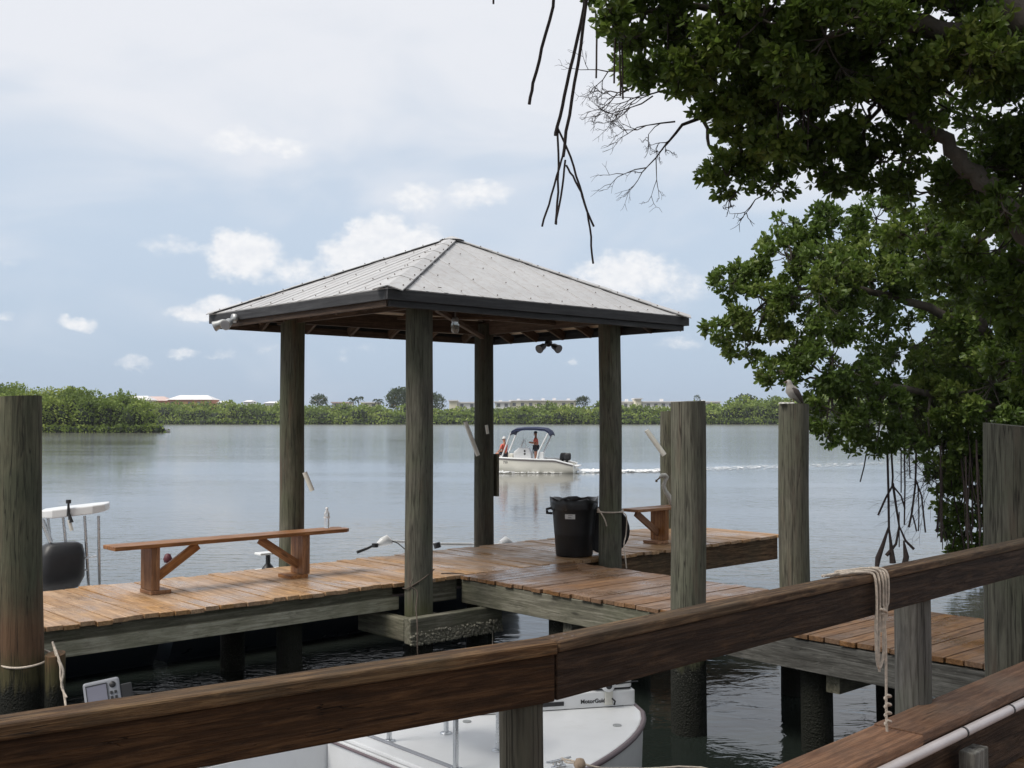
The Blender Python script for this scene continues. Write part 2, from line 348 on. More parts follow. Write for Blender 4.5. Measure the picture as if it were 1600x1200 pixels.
def leafmat(name, c1, c2, c3, trans=.35, rough=.38, sc=.9):
    m, t, b, o = newmat(name); rn = attr(t, 'rnd'); oc = t.new('ShaderNodeTexCoord').outputs['Object']
    cl = t.noise(oc, sc, 3, .5)
    f = t.m('ADD', t.m('MULTIPLY', rn, .6), t.mr(cl, .3, .7, -.1, .5))
    c = t.mix(t.mr(f, 0, .55), c1, c2); c = t.mix(t.mr(f, .55, 1.), c, c3)
    c = t.mix(t.mr(rn, .985, .99), c, (.30, .20, .03))
    t.put(b.inputs['Base Color'], c); b.inputs['Roughness'].default_value = rough; b.inputs['Specular IOR Level'].default_value = .35
    tr = t.new('ShaderNodeBsdfTranslucent'); t.put(tr.inputs[0], t.mix(.5, c, (.10, .16, .02)))
    mx = t.new('ShaderNodeMixShader'); mx.inputs[0].default_value = trans
    t.l.new(b.outputs[0], mx.inputs[1]); t.l.new(tr.outputs[0], mx.inputs[2]); t.l.new(mx.outputs[0], o.inputs[0]); return m
M['leafA'] = leafmat('mangrove_leaf', (.045, .075, .02), (.135, .20, .042), (.30, .34, .08), .52)
M['leafB'] = leafmat('mangrove_leaf_light', (.05, .09, .022), (.125, .19, .04), (.26, .31, .08), .45)
M['far'] = leafmat('far_foliage', (.08, .125, .028), (.22, .30, .055), (.42, .48, .11), .32, .6, .13)
M['farblue'] = leafmat('distant_foliage', (.022, .042, .018), (.045, .075, .028), (.085, .12, .042), .25, .6, .15)
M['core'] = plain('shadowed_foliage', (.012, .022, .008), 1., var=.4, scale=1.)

def watermat():
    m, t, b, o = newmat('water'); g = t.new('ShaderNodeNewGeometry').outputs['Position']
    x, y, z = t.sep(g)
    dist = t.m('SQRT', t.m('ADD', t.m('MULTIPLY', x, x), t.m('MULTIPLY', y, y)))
    n1 = t.noise(t.vm('MULTIPLY', g, (1.0, 1.6, 1)), 2.2, 3, .5, .8)
    n2 = t.noise(t.vm('MULTIPLY', g, (1., 1.4, 1)), 8.5, 3, .55, .5)
    n3 = t.noise(t.vm('MULTIPLY', g, (1., 1.3, 1)), .55, 2, .5)
    patch = t.noise(t.vm('MULTIPLY', g, (.02, .09, 1)), 1., 4, .6, .3)
    k = t.m('ADD', t.mr(dist, 10, 40, 1.15, .40), t.mr(dist, 50, 160, 0, .45))
    h = t.m('ADD', t.m('MULTIPLY', n1, .55), t.m('ADD', t.m('MULTIPLY', n2, t.m('ADD', t.mr(dist, 6, 60, .10, .14), t.m('MULTIPLY', t.mr(x, -.8, -2.2, 0, 1.1), t.mr(dist, 15, 12.5)))), t.m('MULTIPLY', n3, .5)))
    st = t.m('MULTIPLY', k, t.mr(patch, .38, .62, .35, 1.25))
    nd = t.new('ShaderNodeBump'); t.put(nd.inputs['Height'], h); t.put(nd.inputs['Strength'], st); nd.inputs['Distance'].default_value = .035
    t.put(b.inputs['Base Color'], t.mix(t.mr(dist, 12, 24, 0, 1, True), (.016, .021, .018), (.135, .132, .12))); b.inputs['IOR'].default_value = 1.33  # base colour darkened near and paled far to imitate shade and sky reflection
    b.inputs['Specular IOR Level'].default_value = .5
    t.put(b.inputs['Roughness'], t.mr(dist, 10, 300, .03, .16)); t.l.new(nd.outputs[0], b.inputs['Normal'])
    return m
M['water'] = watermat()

# ------------------------------------------------------------ water and land
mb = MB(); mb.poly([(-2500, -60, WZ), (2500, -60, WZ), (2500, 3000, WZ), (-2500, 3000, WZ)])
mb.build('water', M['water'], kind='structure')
mb = MB(); mb.poly([(-2500, 450, .3), (2500, 450, .3), (2500, 3000, .3), (-2500, 3000, .3)]); mb.build('ground', M['mud'], kind='structure')

# ------------------------------------------------------------ foliage tools
def rand_unit(n):
    v = rng.normal(size=(n, 3)); return v/np.linalg.norm(v, axis=1, keepdims=True)
def norm(v): return v/np.maximum(1e-9, np.linalg.norm(v, axis=-1, keepdims=True))
def leaf_obj(name, P, D, L, Wd, mat, parent=None, rnd=None, kind=None, droop=.12):
    n = len(P); D = norm(D); s = norm(np.cross(D, rand_unit(n))); nn = np.cross(s, D)
    L = L[:, None]; Wd = Wd[:, None]
    base = P; tip = P+D*L-nn*L*droop; r1 = P+D*L*.38+s*Wd*.5+nn*Wd*.12; r2 = P+D*L*.76+s*Wd*.42+nn*Wd*.08-nn*L*droop*.4
    l1 = P+D*L*.38-s*Wd*.5+nn*Wd*.12; l2 = P+D*L*.76-s*Wd*.42+nn*Wd*.08-nn*L*droop*.4
    V = np.stack([base, r1, r2, tip, l2, l1], 1).reshape(-1, 3)
    i = (np.arange(n)*6)[:, None]; F = np.concatenate([i+np.array([[0, 1, 2, 3]]), i+np.array([[0, 3, 4, 5]])], 1).reshape(-1)
    me = bpy.data.meshes.new(name); me.vertices.add(n*6); me.vertices.foreach_set('co', V.astype(np.float32).ravel())
    me.loops.add(n*8); me.loops.foreach_set('vertex_index', F.astype(np.int32)); me.polygons.add(n*2)
    me.polygons.foreach_set('loop_start', (np.arange(n*2)*4).astype(np.int32)); me.polygons.foreach_set('loop_total', np.full(n*2, 4, np.int32))
    me.materials.append(mat)
    rr = rng.random(n) if rnd is None else rnd
    a = me.attributes.new('rnd', 'FLOAT', 'FACE'); a.data.foreach_set('value', np.repeat(rr, 2).astype(np.float32))
    me.update(calc_edges=True); me.validate(); o = bpy.data.objects.new(name, me); col.objects.link(o)
    if parent: o.parent = parent
    if kind: o['kind'] = kind
    return o
def rosettes(tips, dirs, k, L, spread=.95):
    n = len(tips); T = np.repeat(tips, k, 0); Dd = np.repeat(norm(dirs), k, 0)
    D = norm(Dd*rng.uniform(.15, 1., (n*k, 1))+rand_unit(n*k)*spread)
    ln = L*rng.uniform(.55, 1.3, n*k); r = np.clip(np.repeat(rng.random(n), k)*.7+rng.random(n*k)*.3, 0, 1)
    return T+D*.01, D, ln, ln*rng.uniform(.42, .55, n*k), r

def crown_shell(cx, cy, cz, rx, ry, rz, n, front=True):
    u = rand_unit(n); u[:, 2] = np.where(u[:, 2] < -.55, -u[:, 2], u[:, 2])
    if front: u[:, 1] = np.where((u[:, 1] > .3), -u[:, 1], u[:, 1])
    rad_ = rng.uniform(.78, 1.06, (n, 1)); return np.array([[cx, cy, cz]])+u*rad_*np.array([[rx, ry, rz]]), u

# far mangrove belt: one mass that nobody could count
def belt(name, label, crowns, leaf, per, mat):
    Ps, Us, Rs = [], [], []; mb = MB(); mb.cs = True
    for (x, y, z, rx, ry, rz) in crowns:
        n = int(per*rx*rz); p, u = crown_shell(x, y, z, rx, ry, rz, n)
        # lumpy sub-clumps
        k = max(4, int(rx*rz*1.6)); cu = rand_unit(k); d = u@cu.T; lump = d.max(1)
        p += u*((lump-.85)*1.4)[:, None]*min(rx, rz)*.35
        Ps.append(p); Us.append(u); Rs.append(np.clip(rng.random()*.5-.08+rng.random(n)*.35+(lump-.8)*1.3, 0, .97))
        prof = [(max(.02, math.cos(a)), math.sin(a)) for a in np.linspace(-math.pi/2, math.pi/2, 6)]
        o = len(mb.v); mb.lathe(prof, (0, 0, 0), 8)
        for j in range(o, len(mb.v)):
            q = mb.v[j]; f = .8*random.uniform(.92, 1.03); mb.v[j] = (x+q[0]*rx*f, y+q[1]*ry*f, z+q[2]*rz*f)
    P = np.concatenate(Ps); U = np.concatenate(Us); rr = np.concatenate(Rs); n = len(P)
    D = norm(U*.5+rand_unit(n)); L = leaf*rng.uniform(.6, 1.3, n)
    P[:, 2] = np.maximum(P[:, 2], WZ+.05)
    o = leaf_obj(name, P, D, L, L*.7, mat, rnd=rr)
    me = o.data
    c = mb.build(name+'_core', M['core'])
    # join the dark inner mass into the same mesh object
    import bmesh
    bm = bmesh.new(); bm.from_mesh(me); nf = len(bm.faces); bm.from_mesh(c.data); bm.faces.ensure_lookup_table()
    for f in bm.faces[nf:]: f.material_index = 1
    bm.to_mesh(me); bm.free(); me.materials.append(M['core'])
    bpy.data.objects.remove(c); return o
cr = []
def prof_far(px):   # top line of the far belt (photo y) by px
    pts = [(-200, 634), (240, 632), (330, 633), (440, 635), (560, 638), (640, 638), (720, 640), (800, 636), (880, 634), (960, 637), (1040, 636), (1110, 633), (1160, 624), (1210, 624), (1260, 622), (1400, 622), (1900, 620)]
    for (a, b), (c, d) in zip(pts, pts[1:]):
        if a <= px <= c: return b+(d-b)*(px-a)/(c-a)
    return 628
for row, Y in enumerate((428, 436, 446)):
    px = -180
    while px < 1750:
        r = random.uniform(2.4, 5.0); y = Y+random.uniform(-2.5, 3); p = pix(px, prof_far(max(-190, min(1890, px)))+random.uniform(-4, 4)+(2-row)*3.5+(random.random() < .18)*-4, y)
        h = max(2.5, p.z+.35); cr.append((p.x, y, h*.5-.35, r*1.15, r, h*.52)); px += r*2.1*FPX/y*random.uniform(.55, .85)
px = -190
while px < 1750:      # low skirt of foliage touching the water
    r = random.uniform(1.6, 2.8); p = pix(px, 650, 425); cr.append((p.x, 425+random.uniform(-.8, .8), .35, r*1.2, r, random.uniform(1.1, 1.9))); px += r*2*FPX/425*.7
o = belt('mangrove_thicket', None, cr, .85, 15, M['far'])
tag(o, 'long low band of green mangroves along the far shore behind the gazebo', 'mangroves', kind='stuff')
cr = []
for row, Y in enumerate((197, 203, 211)):
    px = -120
    while px < 245-row*12:
        pr = np.interp(px, [-150, 0, 60, 110, 150, 200, 235, 250], [596, 602, 610, 609, 612, 617, 632, 648])
        edge = 0 if px < 225 else .5
        r = random.uniform(1.3, 3.3)*(1-.35*edge); y = Y+random.uniform(-1.5, 2); p = pix(px, pr+random.uniform(-3, 5)+(2-row)*6, y)
        h = max(1.2, p.z+.35); cr.append((p.x, y, h*.5-.35, r*1.1, r, h*.53)); px += r*2*FPX/y*random.uniform(.45, .7)
for (px, py, Y, r) in [(15, 620, 212, 2.5), (-30, 608, 212, 2.6), (112, 612, 212, 1.3), (98, 616, 212, .9), (122, 614, 212, .9), (82, 620, 212, .7)]:
    p = pix(px, py, Y); cr.append((p.x, Y, p.z, r, r, r*1.0))
px = -130
while px < 252:
    r = random.uniform(.8, 1.4); p = pix(px, 650, 195); cr.append((p.x, 195+random.uniform(-.5, .5), .1, r*1.2, r, random.uniform(.7, 1.2))); px += r*2*FPX/195*.6
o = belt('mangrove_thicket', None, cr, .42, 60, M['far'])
tag(o, 'bright green mangrove headland behind the leftmost piling', 'mangroves', kind='stuff')

def far_tree(name, label, px, py, Y, rx, rz, mat, group='trees on the far shore', n=900, lobes=5, trunk=.3):
    top = pix(px, py, Y); g = thing(name, label, 'tree', (top.x, Y, .35), 0, group)
    zc = top.z-.35-rz; Ps, Us = [], []
    for k in range(lobes):
        a = random.uniform(0, 6.28); f = .55 if lobes > 1 else 0
        cx, cz = math.cos(a)*rx*f*random.random(), zc+random.uniform(-.3, .25)*rz*(lobes > 1)
        p, u = crown_shell(cx, math.sin(a)*rx*f*.6, cz, rx*random.uniform(.5, .75) if lobes > 1 else rx, rx*.6, rz*random.uniform(.6, .9) if lobes > 1 else rz, n//lobes, False)
        Ps.append(p); Us.append(u)
    P = np.concatenate(Ps); U = np.concatenate(Us); L = rng.uniform(.5, 1.1, len(P))*max(.5, rx*.14)
    leaf_obj('crown', P, norm(U*.4+rand_unit(len(P))), L, L*.7, mat, g)
    m = MB(); m.tube([(0, 0, -.2), (0.1, 0, zc*.6), (0, 0, zc)], [trunk, trunk*.8, trunk*.5], 6)
    for s in (-1, 1): m.tube([(0, 0, zc*.6), (s*rx*.3, 0, zc)], [trunk*.5, trunk*.25], 5)
    m.build('trunk', M['bark'], g); return g
far_tree('broadleaf_tree', 'dark rounded tree above the mangroves just right of the left gazebo post', 500, 615, 488, 5.3, 3.4, M['farblue'])
far_tree('broadleaf_tree', 'large dark dome of a tree peeping out left of the front gazebo post', 622, 606, 499, 8.5, 6, M['farblue'], n=1500, lobes=8)
far_tree('broadleaf_tree', 'large dark tree sloping away right of the front gazebo post', 680, 611, 505, 6.4, 5.6, M['farblue'], n=1300, lobes=7)
far_tree('broadleaf_tree', 'small rounded tree in front of the long white roof, left of the right gazebo post', 911, 617, 482, 4.2, 3.2, M['farblue'])
far_tree('pine_tree', 'tiny pointed dark tree rising over the nearer cut-off piling', 1089, 617, 488, 1.6, 2.6, M['farblue'], n=250, lobes=1)
far_tree('broadleaf_tree', 'olive rounded treetop left of the piling with a bird', 1166, 617, 476, 7.5, 4.5, M['farblue'], n=900, lobes=5)
far_tree('broadleaf_tree', 'lone dark spiky tree sticking up from the headland', 111, 600, 222, .9, 2.0, M['farblue'], n=260, lobes=3, trunk=.12)
def palm(label, px, py, Y):
    top = pix(px, py, Y); g = thing('palm_tree', label, 'palm tree', (top.x, Y, .35), 0, 'palm trees by the apartments'); z = top.z-1.
    m = MB(); m.tube([(0, 0, 0), (.2, 0, z*.5), (0, 0, z)], [.25, .2, .16], 6); m.build('trunk', M['bark'], g)
    P, D = [], []
    for k in range(15):
        a = k*2.4; e = random.uniform(-.3, .9); d = np.array([math.cos(a)*math.cos(e), math.sin(a)*math.cos(e), math.sin(e)])
        for j in range(7):
            s = j/6*2.4; q = np.array([0, 0, z])+d*s+np.array([0, 0, -.22*s*s]); P.append(q); D.append(d+np.array([0, 0, -.35*s]))
    P, D = np.array(P), np.array(D); leaf_obj('fronds', P, D, np.full(len(P), .8), np.full(len(P), .4), M['farblue'], g)
palm('small palm in front of the red-striped white apartment block', 552, 622, 482)
palm('taller of the two palms beside the red-striped apartment block', 560, 620, 484)
palm('ragged palm at the left foot of the great domed tree', 591, 624, 484)

# ------------------------------------------------------------ far buildings
def building(label, px0, px1, ytop, Y, wall, roof, storeys=3, hip=0., win=True, depth=12, extras=0, name='apartment_building', cat='building'):
    a, b = pix(px0, ytop, Y), pix(px1, ytop, Y); wd = b.x-a.x; g = thing(name, label, cat, ((a.x+b.x)/2, Y, .35)); H = a.z-.35
    eave = H-(hip if hip else .5)
    m = MB(); m.bb(-wd/2, wd/2, 0, depth, 0, eave); m.build('wall', wall, g)
    m = MB()
    if hip:
        i = min(wd*.25, 4); e = .6; x0, x1, y0, y1 = -wd/2-e, wd/2+e, -e, depth+e
        vs = [(x0, y0, eave), (x1, y0, eave), (x1, y1, eave), (x0, y1, eave), (x0+i, depth/2, H), (x1-i, depth/2, H)]
        m._add(vs, [(0, 1, 5, 4), (1, 2, 5), (2, 3, 4, 5), (3, 0, 4), (0, 3, 2, 1)], vs)
    else: m.bb(-wd/2-.5, wd/2+.5, -.8, depth+.5, eave, H)
    rf = m.build('roof', roof, g)
    for k in range(extras):
        m = MB(); x = -wd/2+wd*(k+.5+random.uniform(-.2, .2))/extras; m.bb(x-.7, x+.7, 3, 5, H, H+random.uniform(.5, 1.2)); m.build('roof_unit', roof, rf)
    if win:
        st = eave/storeys; n = max(2, int(wd/3.4)); fr = MB()
        for s in range(storeys):
            if storeys > 3: break
            for k in range(n):
                if n > 14 and k % 2: continue
                x = -wd/2+wd*(k+.5)/n
                m = MB(); m.bb(x-.75, x+.75, -.06, .1, s*st+.9, s*st+2.4); m.build('window', M['window'], g)
    return g
g = building('long terracotta building with white hipped roofs beyond the mangroves at left', 262, 331, 617, 476, M['orange'], M['whiteroof'], 3, 2.1)
building('pink-roofed terracotta wing running left from the white hipped roof', 205, 262, 619, 481, M['orange'], M['pinkroof'], 3, 2.0)
building('white sloping roof nearest the headland at far left', 190, 232, 618, 471, M['whitewall'], M['whiteroof'], 3, 2.0, win=False)
building('small low white roof between the terracotta building and the left gazebo post', 340, 352, 626, 476, M['whitewall'], M['whiteroof'], 2, .8, win=False, name='house', cat='house')
building('tiny white house roof midway to the left gazebo post', 381, 391, 625, 482, M['whitewall'], M['whiteroof'], 2, .8, win=False, name='house', cat='house')
building('tiny white house roof right beside the left gazebo post', 413, 434, 627, 485, M['whitewall'], M['whiteroof'], 2, .8, win=False, name='house', cat='house')
building('white apartment block with dark red window stripes', 519, 545, 628, 493, M['whitewall'], M['pinkroof'], 3)
building('cream apartment block left of the domed tree', 564, 590, 628, 495, M['cream'], M['whiteroof'], 3)
building('bright cream block end just right of the sloping tree', 702, 714, 625, 493, M['cream'], M['whiteroof'], 3, win=False)
building('white apartment block with many windows left of the rear gazebo post', 714, 745, 628, 497, M['whitewall'], M['whiteroof'], 3)
building('grey-white apartment block right of the rear gazebo post', 773, 797, 627, 494, M['whitewall'], M['whiteroof'], 3, extras=1)
building('very long low white-roofed block seen above the boat', 797, 900, 625, 499, M['cream'], M['whiteroof'], 3, extras=5)
building('long white-roofed block right of the right gazebo post', 960, 1125, 627, 499, M['whitewall'], M['whiteroof'], 3, extras=3)
building('taller cream tower on the white block right of the gazebo', 993, 1002, 622, 491, M['cream'], M['whiteroof'], 3, win=False)

# ------------------------------------------------------------ pilings
def pile_mesh(r0, r1, z0, z1, n=28, lean=(0, 0), seed=0, cut=0.):
    rs = random.Random(seed); m = MB(); ph = [rs.uniform(0, 6.28) for _ in range(6)]; zs = [z0+(z1-z0)*i/24 for i in range(25)]
    vs, gs, fs = [], [], []
    for i, z in enumerate(zs):
        f = (z-z0)/(z1-z0); rr = r0+(r1-r0)*f; cx, cy = lean[0]*f+.006*math.sin(z*2.1+ph[0]), lean[1]*f+.006*math.sin(z*1.7+ph[1])
        for k in range(n):
            a = 2*math.pi*k/n; q = rr*(1+.014*math.sin(2*a+ph[2]+z*.4)+.01*math.sin(5*a+ph[3]+z*.9)+.007*math.sin(9*a+ph[4]-z*.5))
            if i == 24: q *= .985
            zz = z+(cut*math.cos(a+ph[5]) if i >= 23 else 0)
            vs.append((cx+q*math.cos(a), cy+q*math.sin(a), zz)); gs.append((z, q*math.cos(a), q*math.sin(a)))
    for i in range(24):
        for k in range(n): k2 = (k+1) % n; fs.append((i*n+k, i*n+k2, (i+1)*n+k2, (i+1)*n+k))
    m.cs = True; m._add(vs, fs, gs); m.cs = False
    top = vs[-n:]; c = Vector((sum(v[0] for v in top)/n, sum(v[1] for v in top)/n, z1+.004))
    m._add([tuple(c)]+top, [(0, k+1, (k+1) % n+1) for k in range(n)], [(0, 0, 0)]+gs[-n:]); return m
def piling(label, a_, b_, z1, r0, r1, mat, seed, lean=(0, 0), cut=.008, group='round mooring pilings', xy=None):
    p = W(a_, b_) if xy is None else Vector((xy[0], xy[1], 0))
    o = pile_mesh(r0, r1, -1.5, z1, seed=seed, lean=lean, cut=cut).build('piling', mat, loc=(p.x, p.y, 0)); return tag(o, label, 'piling', group)
def atY(px, Y): return ((px-800)/FPX*Y, Y)
piling('thick piling with a rope loop and reddish-brown lower half, leftmost', 0, 0, 2.56, .172, .158, M['pile_brown'], 3, lean=(-.085, 0), xy=atY(47, 8.4))
piling('sawn-off piling in front of the heron, between trash can and bird piling', 0, 0, 2.54, .158, .155, M['pile'], 5, xy=atY(1074.5, 9.6))
piling('slim piling with a grey bird standing on its top', 0, 0, 2.53, .150, .147, M['pile'], 8, xy=atY(1240, 10.95))
piling('thick broken-topped piling at the right edge beside the walkway', 0, 0, 2.345, .20, .195, M['pile'], 11, xy=atY(1584, 7.15), cut=.02)
piling('far piling carrying a white PVC rod holder, mostly behind the sawn-off one', 0, 0, 2.49, .155, .145, M['pile'], 14, xy=atY(1046, 17.3))
o = pile_mesh(.07, .075, -1., .60, seed=21, n=16, cut=.012).build('piling_stub', M['pile_brown'], loc=(*atY(91, 8.35), 0))
tag(o, 'short brown stub of wood standing in the water beside the leftmost piling', 'piling')

# ------------------------------------------------------------ the dock
# main walkway: a -9..5.9, b 0..1.93 ; cross walkway: a .75..2.45, b -6.9..0
dock = thing('dock_walkway', 'long reddish plank walkway that carries the gazebo and both benches', 'dock', W(0, 0, DECK), TH)
m = MB(); a = -9.0
while a < 6.9:
    wd = random.uniform(.135, .142); e0, e1 = random.uniform(-.035, .02), random.uniform(-.02, .03); dz = random.uniform(-.003, .003)
    tilt = Matrix.Rotation(random.uniform(-.006, .006), 3, 'X')@Matrix.Rotation(random.uniform(-.01, .01), 3, 'Y')
    m.box((a+wd/2, (e0+1.95+e1)/2, -.02+dz), (wd-.006, 1.95+e1-e0, .04), tilt); a += wd+random.uniform(.002, .006)
m.build('decking', M['deck'], dock, .003)
m = MB(); m.bb(-9, -0.10, .10, .14, -.24, -.041); m.build('side_board', M['stringer'], dock, .004)
m = MB(); m.bb(-9, -.06, .035, .095, -.285, -.15); m.build('ledger', M['ledger'], dock, .006)
m = MB(); m.bb(.20, .745, .06, .11, -.27, -.041); m.build('side_board', M['stringer'], dock, .004)
m = MB(); m.bb(2.46, 6.9, .06, .11, -.36, -.041); m.build('side_board', M['rail'], dock, .004)
m = MB(); m.bb(-9, 6.9, 1.80, 1.85, -.285, -.041); m.build('side_board', M['stringer'], dock, .004)
m = MB(); m.bb(6.85, 6.9, .115, 1.795, -.30, -.041); m.build('end_board', M['rail'], dock, .004)
for yy in (.6, 1.2):
    m = MB(); m.bb(-9, 6.68, yy, yy+.05, -.24, -.041); m.build('joist', M['stringer'], dock)
for i, aa in enumerate((-7.2, -4.3, -1.2, 1.3, 4.2, 6.3)):
    for bb_ in ((.35, 1.55) if aa < 6 else (1.55,)):
        pile_mesh(.13, .13, -1.6-DECK, -.245, seed=40+i, n=16).build('support_pile', M['pile_dark'], dock, loc=(aa, bb_, 0))
cross = thing('dock_walkway', 'cross walkway of darker red planks running towards the camera from the gazebo', 'dock', W(.75, 0, DECK), TH)
m = MB(); b = -.02
while b > -6.75:
    wd = random.uniform(.135, .142); e0, e1 = random.uniform(-.02, .015), random.uniform(-.02, .03); dz = random.uniform(-.003, .003)-.001
    m.box(((e0+1.70+e1)/2, b-wd/2, -.02+dz), (1.70+e1-e0, wd-.006, .04), Matrix.Rotation(random.uniform(-.008, .008), 3, 'X')); b -= wd+random.uniform(.002, .006)
m.build('decking', M['deck2'], cross, .003)
m = MB(); m.bb(.01, .07, -3.4, -.01, -.30, -.047); m.build('side_board', M['stringer'], cross, .006)
m = MB(); m.bb(.0, .06, -6.75, -3.41, -.30, -.055); o = m.build('side_board', M['greywood'], cross, .006); o['label'] = 'split silver-grey side board'
m = MB(); m.bb(1.62, 1.68, -6.75, -.01, -.30, -.047); m.build('side_board', M['stringer'], cross, .006)
m = MB(); m.bb(.8, .86, -6.75, -.01, -.26, -.047); m.build('joist', M['stringer'], cross)
for bb_ in (-1.6, -4.6):
    m = MB(); m.bb(.075, 1.61, bb_-.06, bb_+.06, -.45, -.302); m.build('cross_beam', M['stringer'], cross)
    for aa in (.25, 1.45): pile_mesh(.13, .13, -1.6-DECK, -.31, seed=50+int(aa*3), n=16).build('support_pile', M['pile_dark'], cross, loc=(aa, bb_+.26, 0))
# low timber cribbing at the foot of the front gazebo post
crib = thing('timber_footing', 'mossy barnacled timber footing round the base of the front gazebo post', 'footing', W(-.25, -.42, 0), TH)
m = MB(); m.bb(0, 1.25, 0, .11, .08, .345); m.build('beam', M['stringer'], crib, .012)
m = MB(); m.bb(0.0, .12, .115, .95, .10, .33); m.build('beam', M['stringer'], crib, .012)
m = MB(); m.bb(.50, .60, .115, .75, .16, .30); m.build('beam', M['stringer'], crib, .012)
m = MB()
for i in range(420):
    x = random.uniform(0, 1.25); z = .075+random.random()**2*.13; s = random.uniform(.008, .02)
    m.lathe([(s, 0), (s*.7, s*.8), (s*.3, s)], (x, -.004, z), 5, axis='Y')
    for j in range(15): q = m.v[-15+j]; m.v[-15+j] = (q[0], -q[1]-.008, q[2])
m.build('barnacles', plain('barnacle', (.20, .19, .15), .9, var=.5, scale=40), crib, kind='stuff')

# dead leaf litter / wet splinter: a dark stick on the planks
m = MB(); m.tube([(0, 0, 0), (.12, .02, .004), (.26, .01, 0)], [.006, .008, .004], 6)
o = m.build('stick', M['root'], loc=tuple(W(.62, .18, DECK+.012)), rotz=TH-.9); tag(o, 'small dark stick lying on the planks left of the trash can', 'stick')

# ------------------------------------------------------------ gazebo
FCa, FCb, SL, TL = ab((-1.228, 10.70))+(3.82, 4.70)
EZ = 3.68; AZ = 4.66
gz = thing('gazebo', 'open gazebo with grey metal pyramid roof on four round posts over the walkway', 'gazebo', W(0, 0, 0), TH)
Fp = ab((-.985, 11.55)); Lp = ab((-2.72, 13.47)); Rp = ab((1.22, 13.54)); Bp = ab((-.395, 15.42))
for (p, r, s, mt) in ((Fp, .155, 61, 'pile'), (Lp, .158, 62, 'pile'), (Rp, .148, 63, 'pile'), (Bp, .142, 64, 'pile_dark')):
    pile_mesh(r, r*.93, -1.5, 3.72, seed=s).build('post', M[mt], gz, loc=(p[0], p[1], 0))
x0, x1, y0, y1 = FCa, FCa+TL, FCb, FCb+SL; ax, ay = (x0+x1)/2, (y0+y1)/2
C4 = [Vector((x0, y0, EZ)), Vector((x1, y0, EZ)), Vector((x1, y1, EZ)), Vector((x0, y1, EZ))]; AP = Vector((ax, ay, AZ))
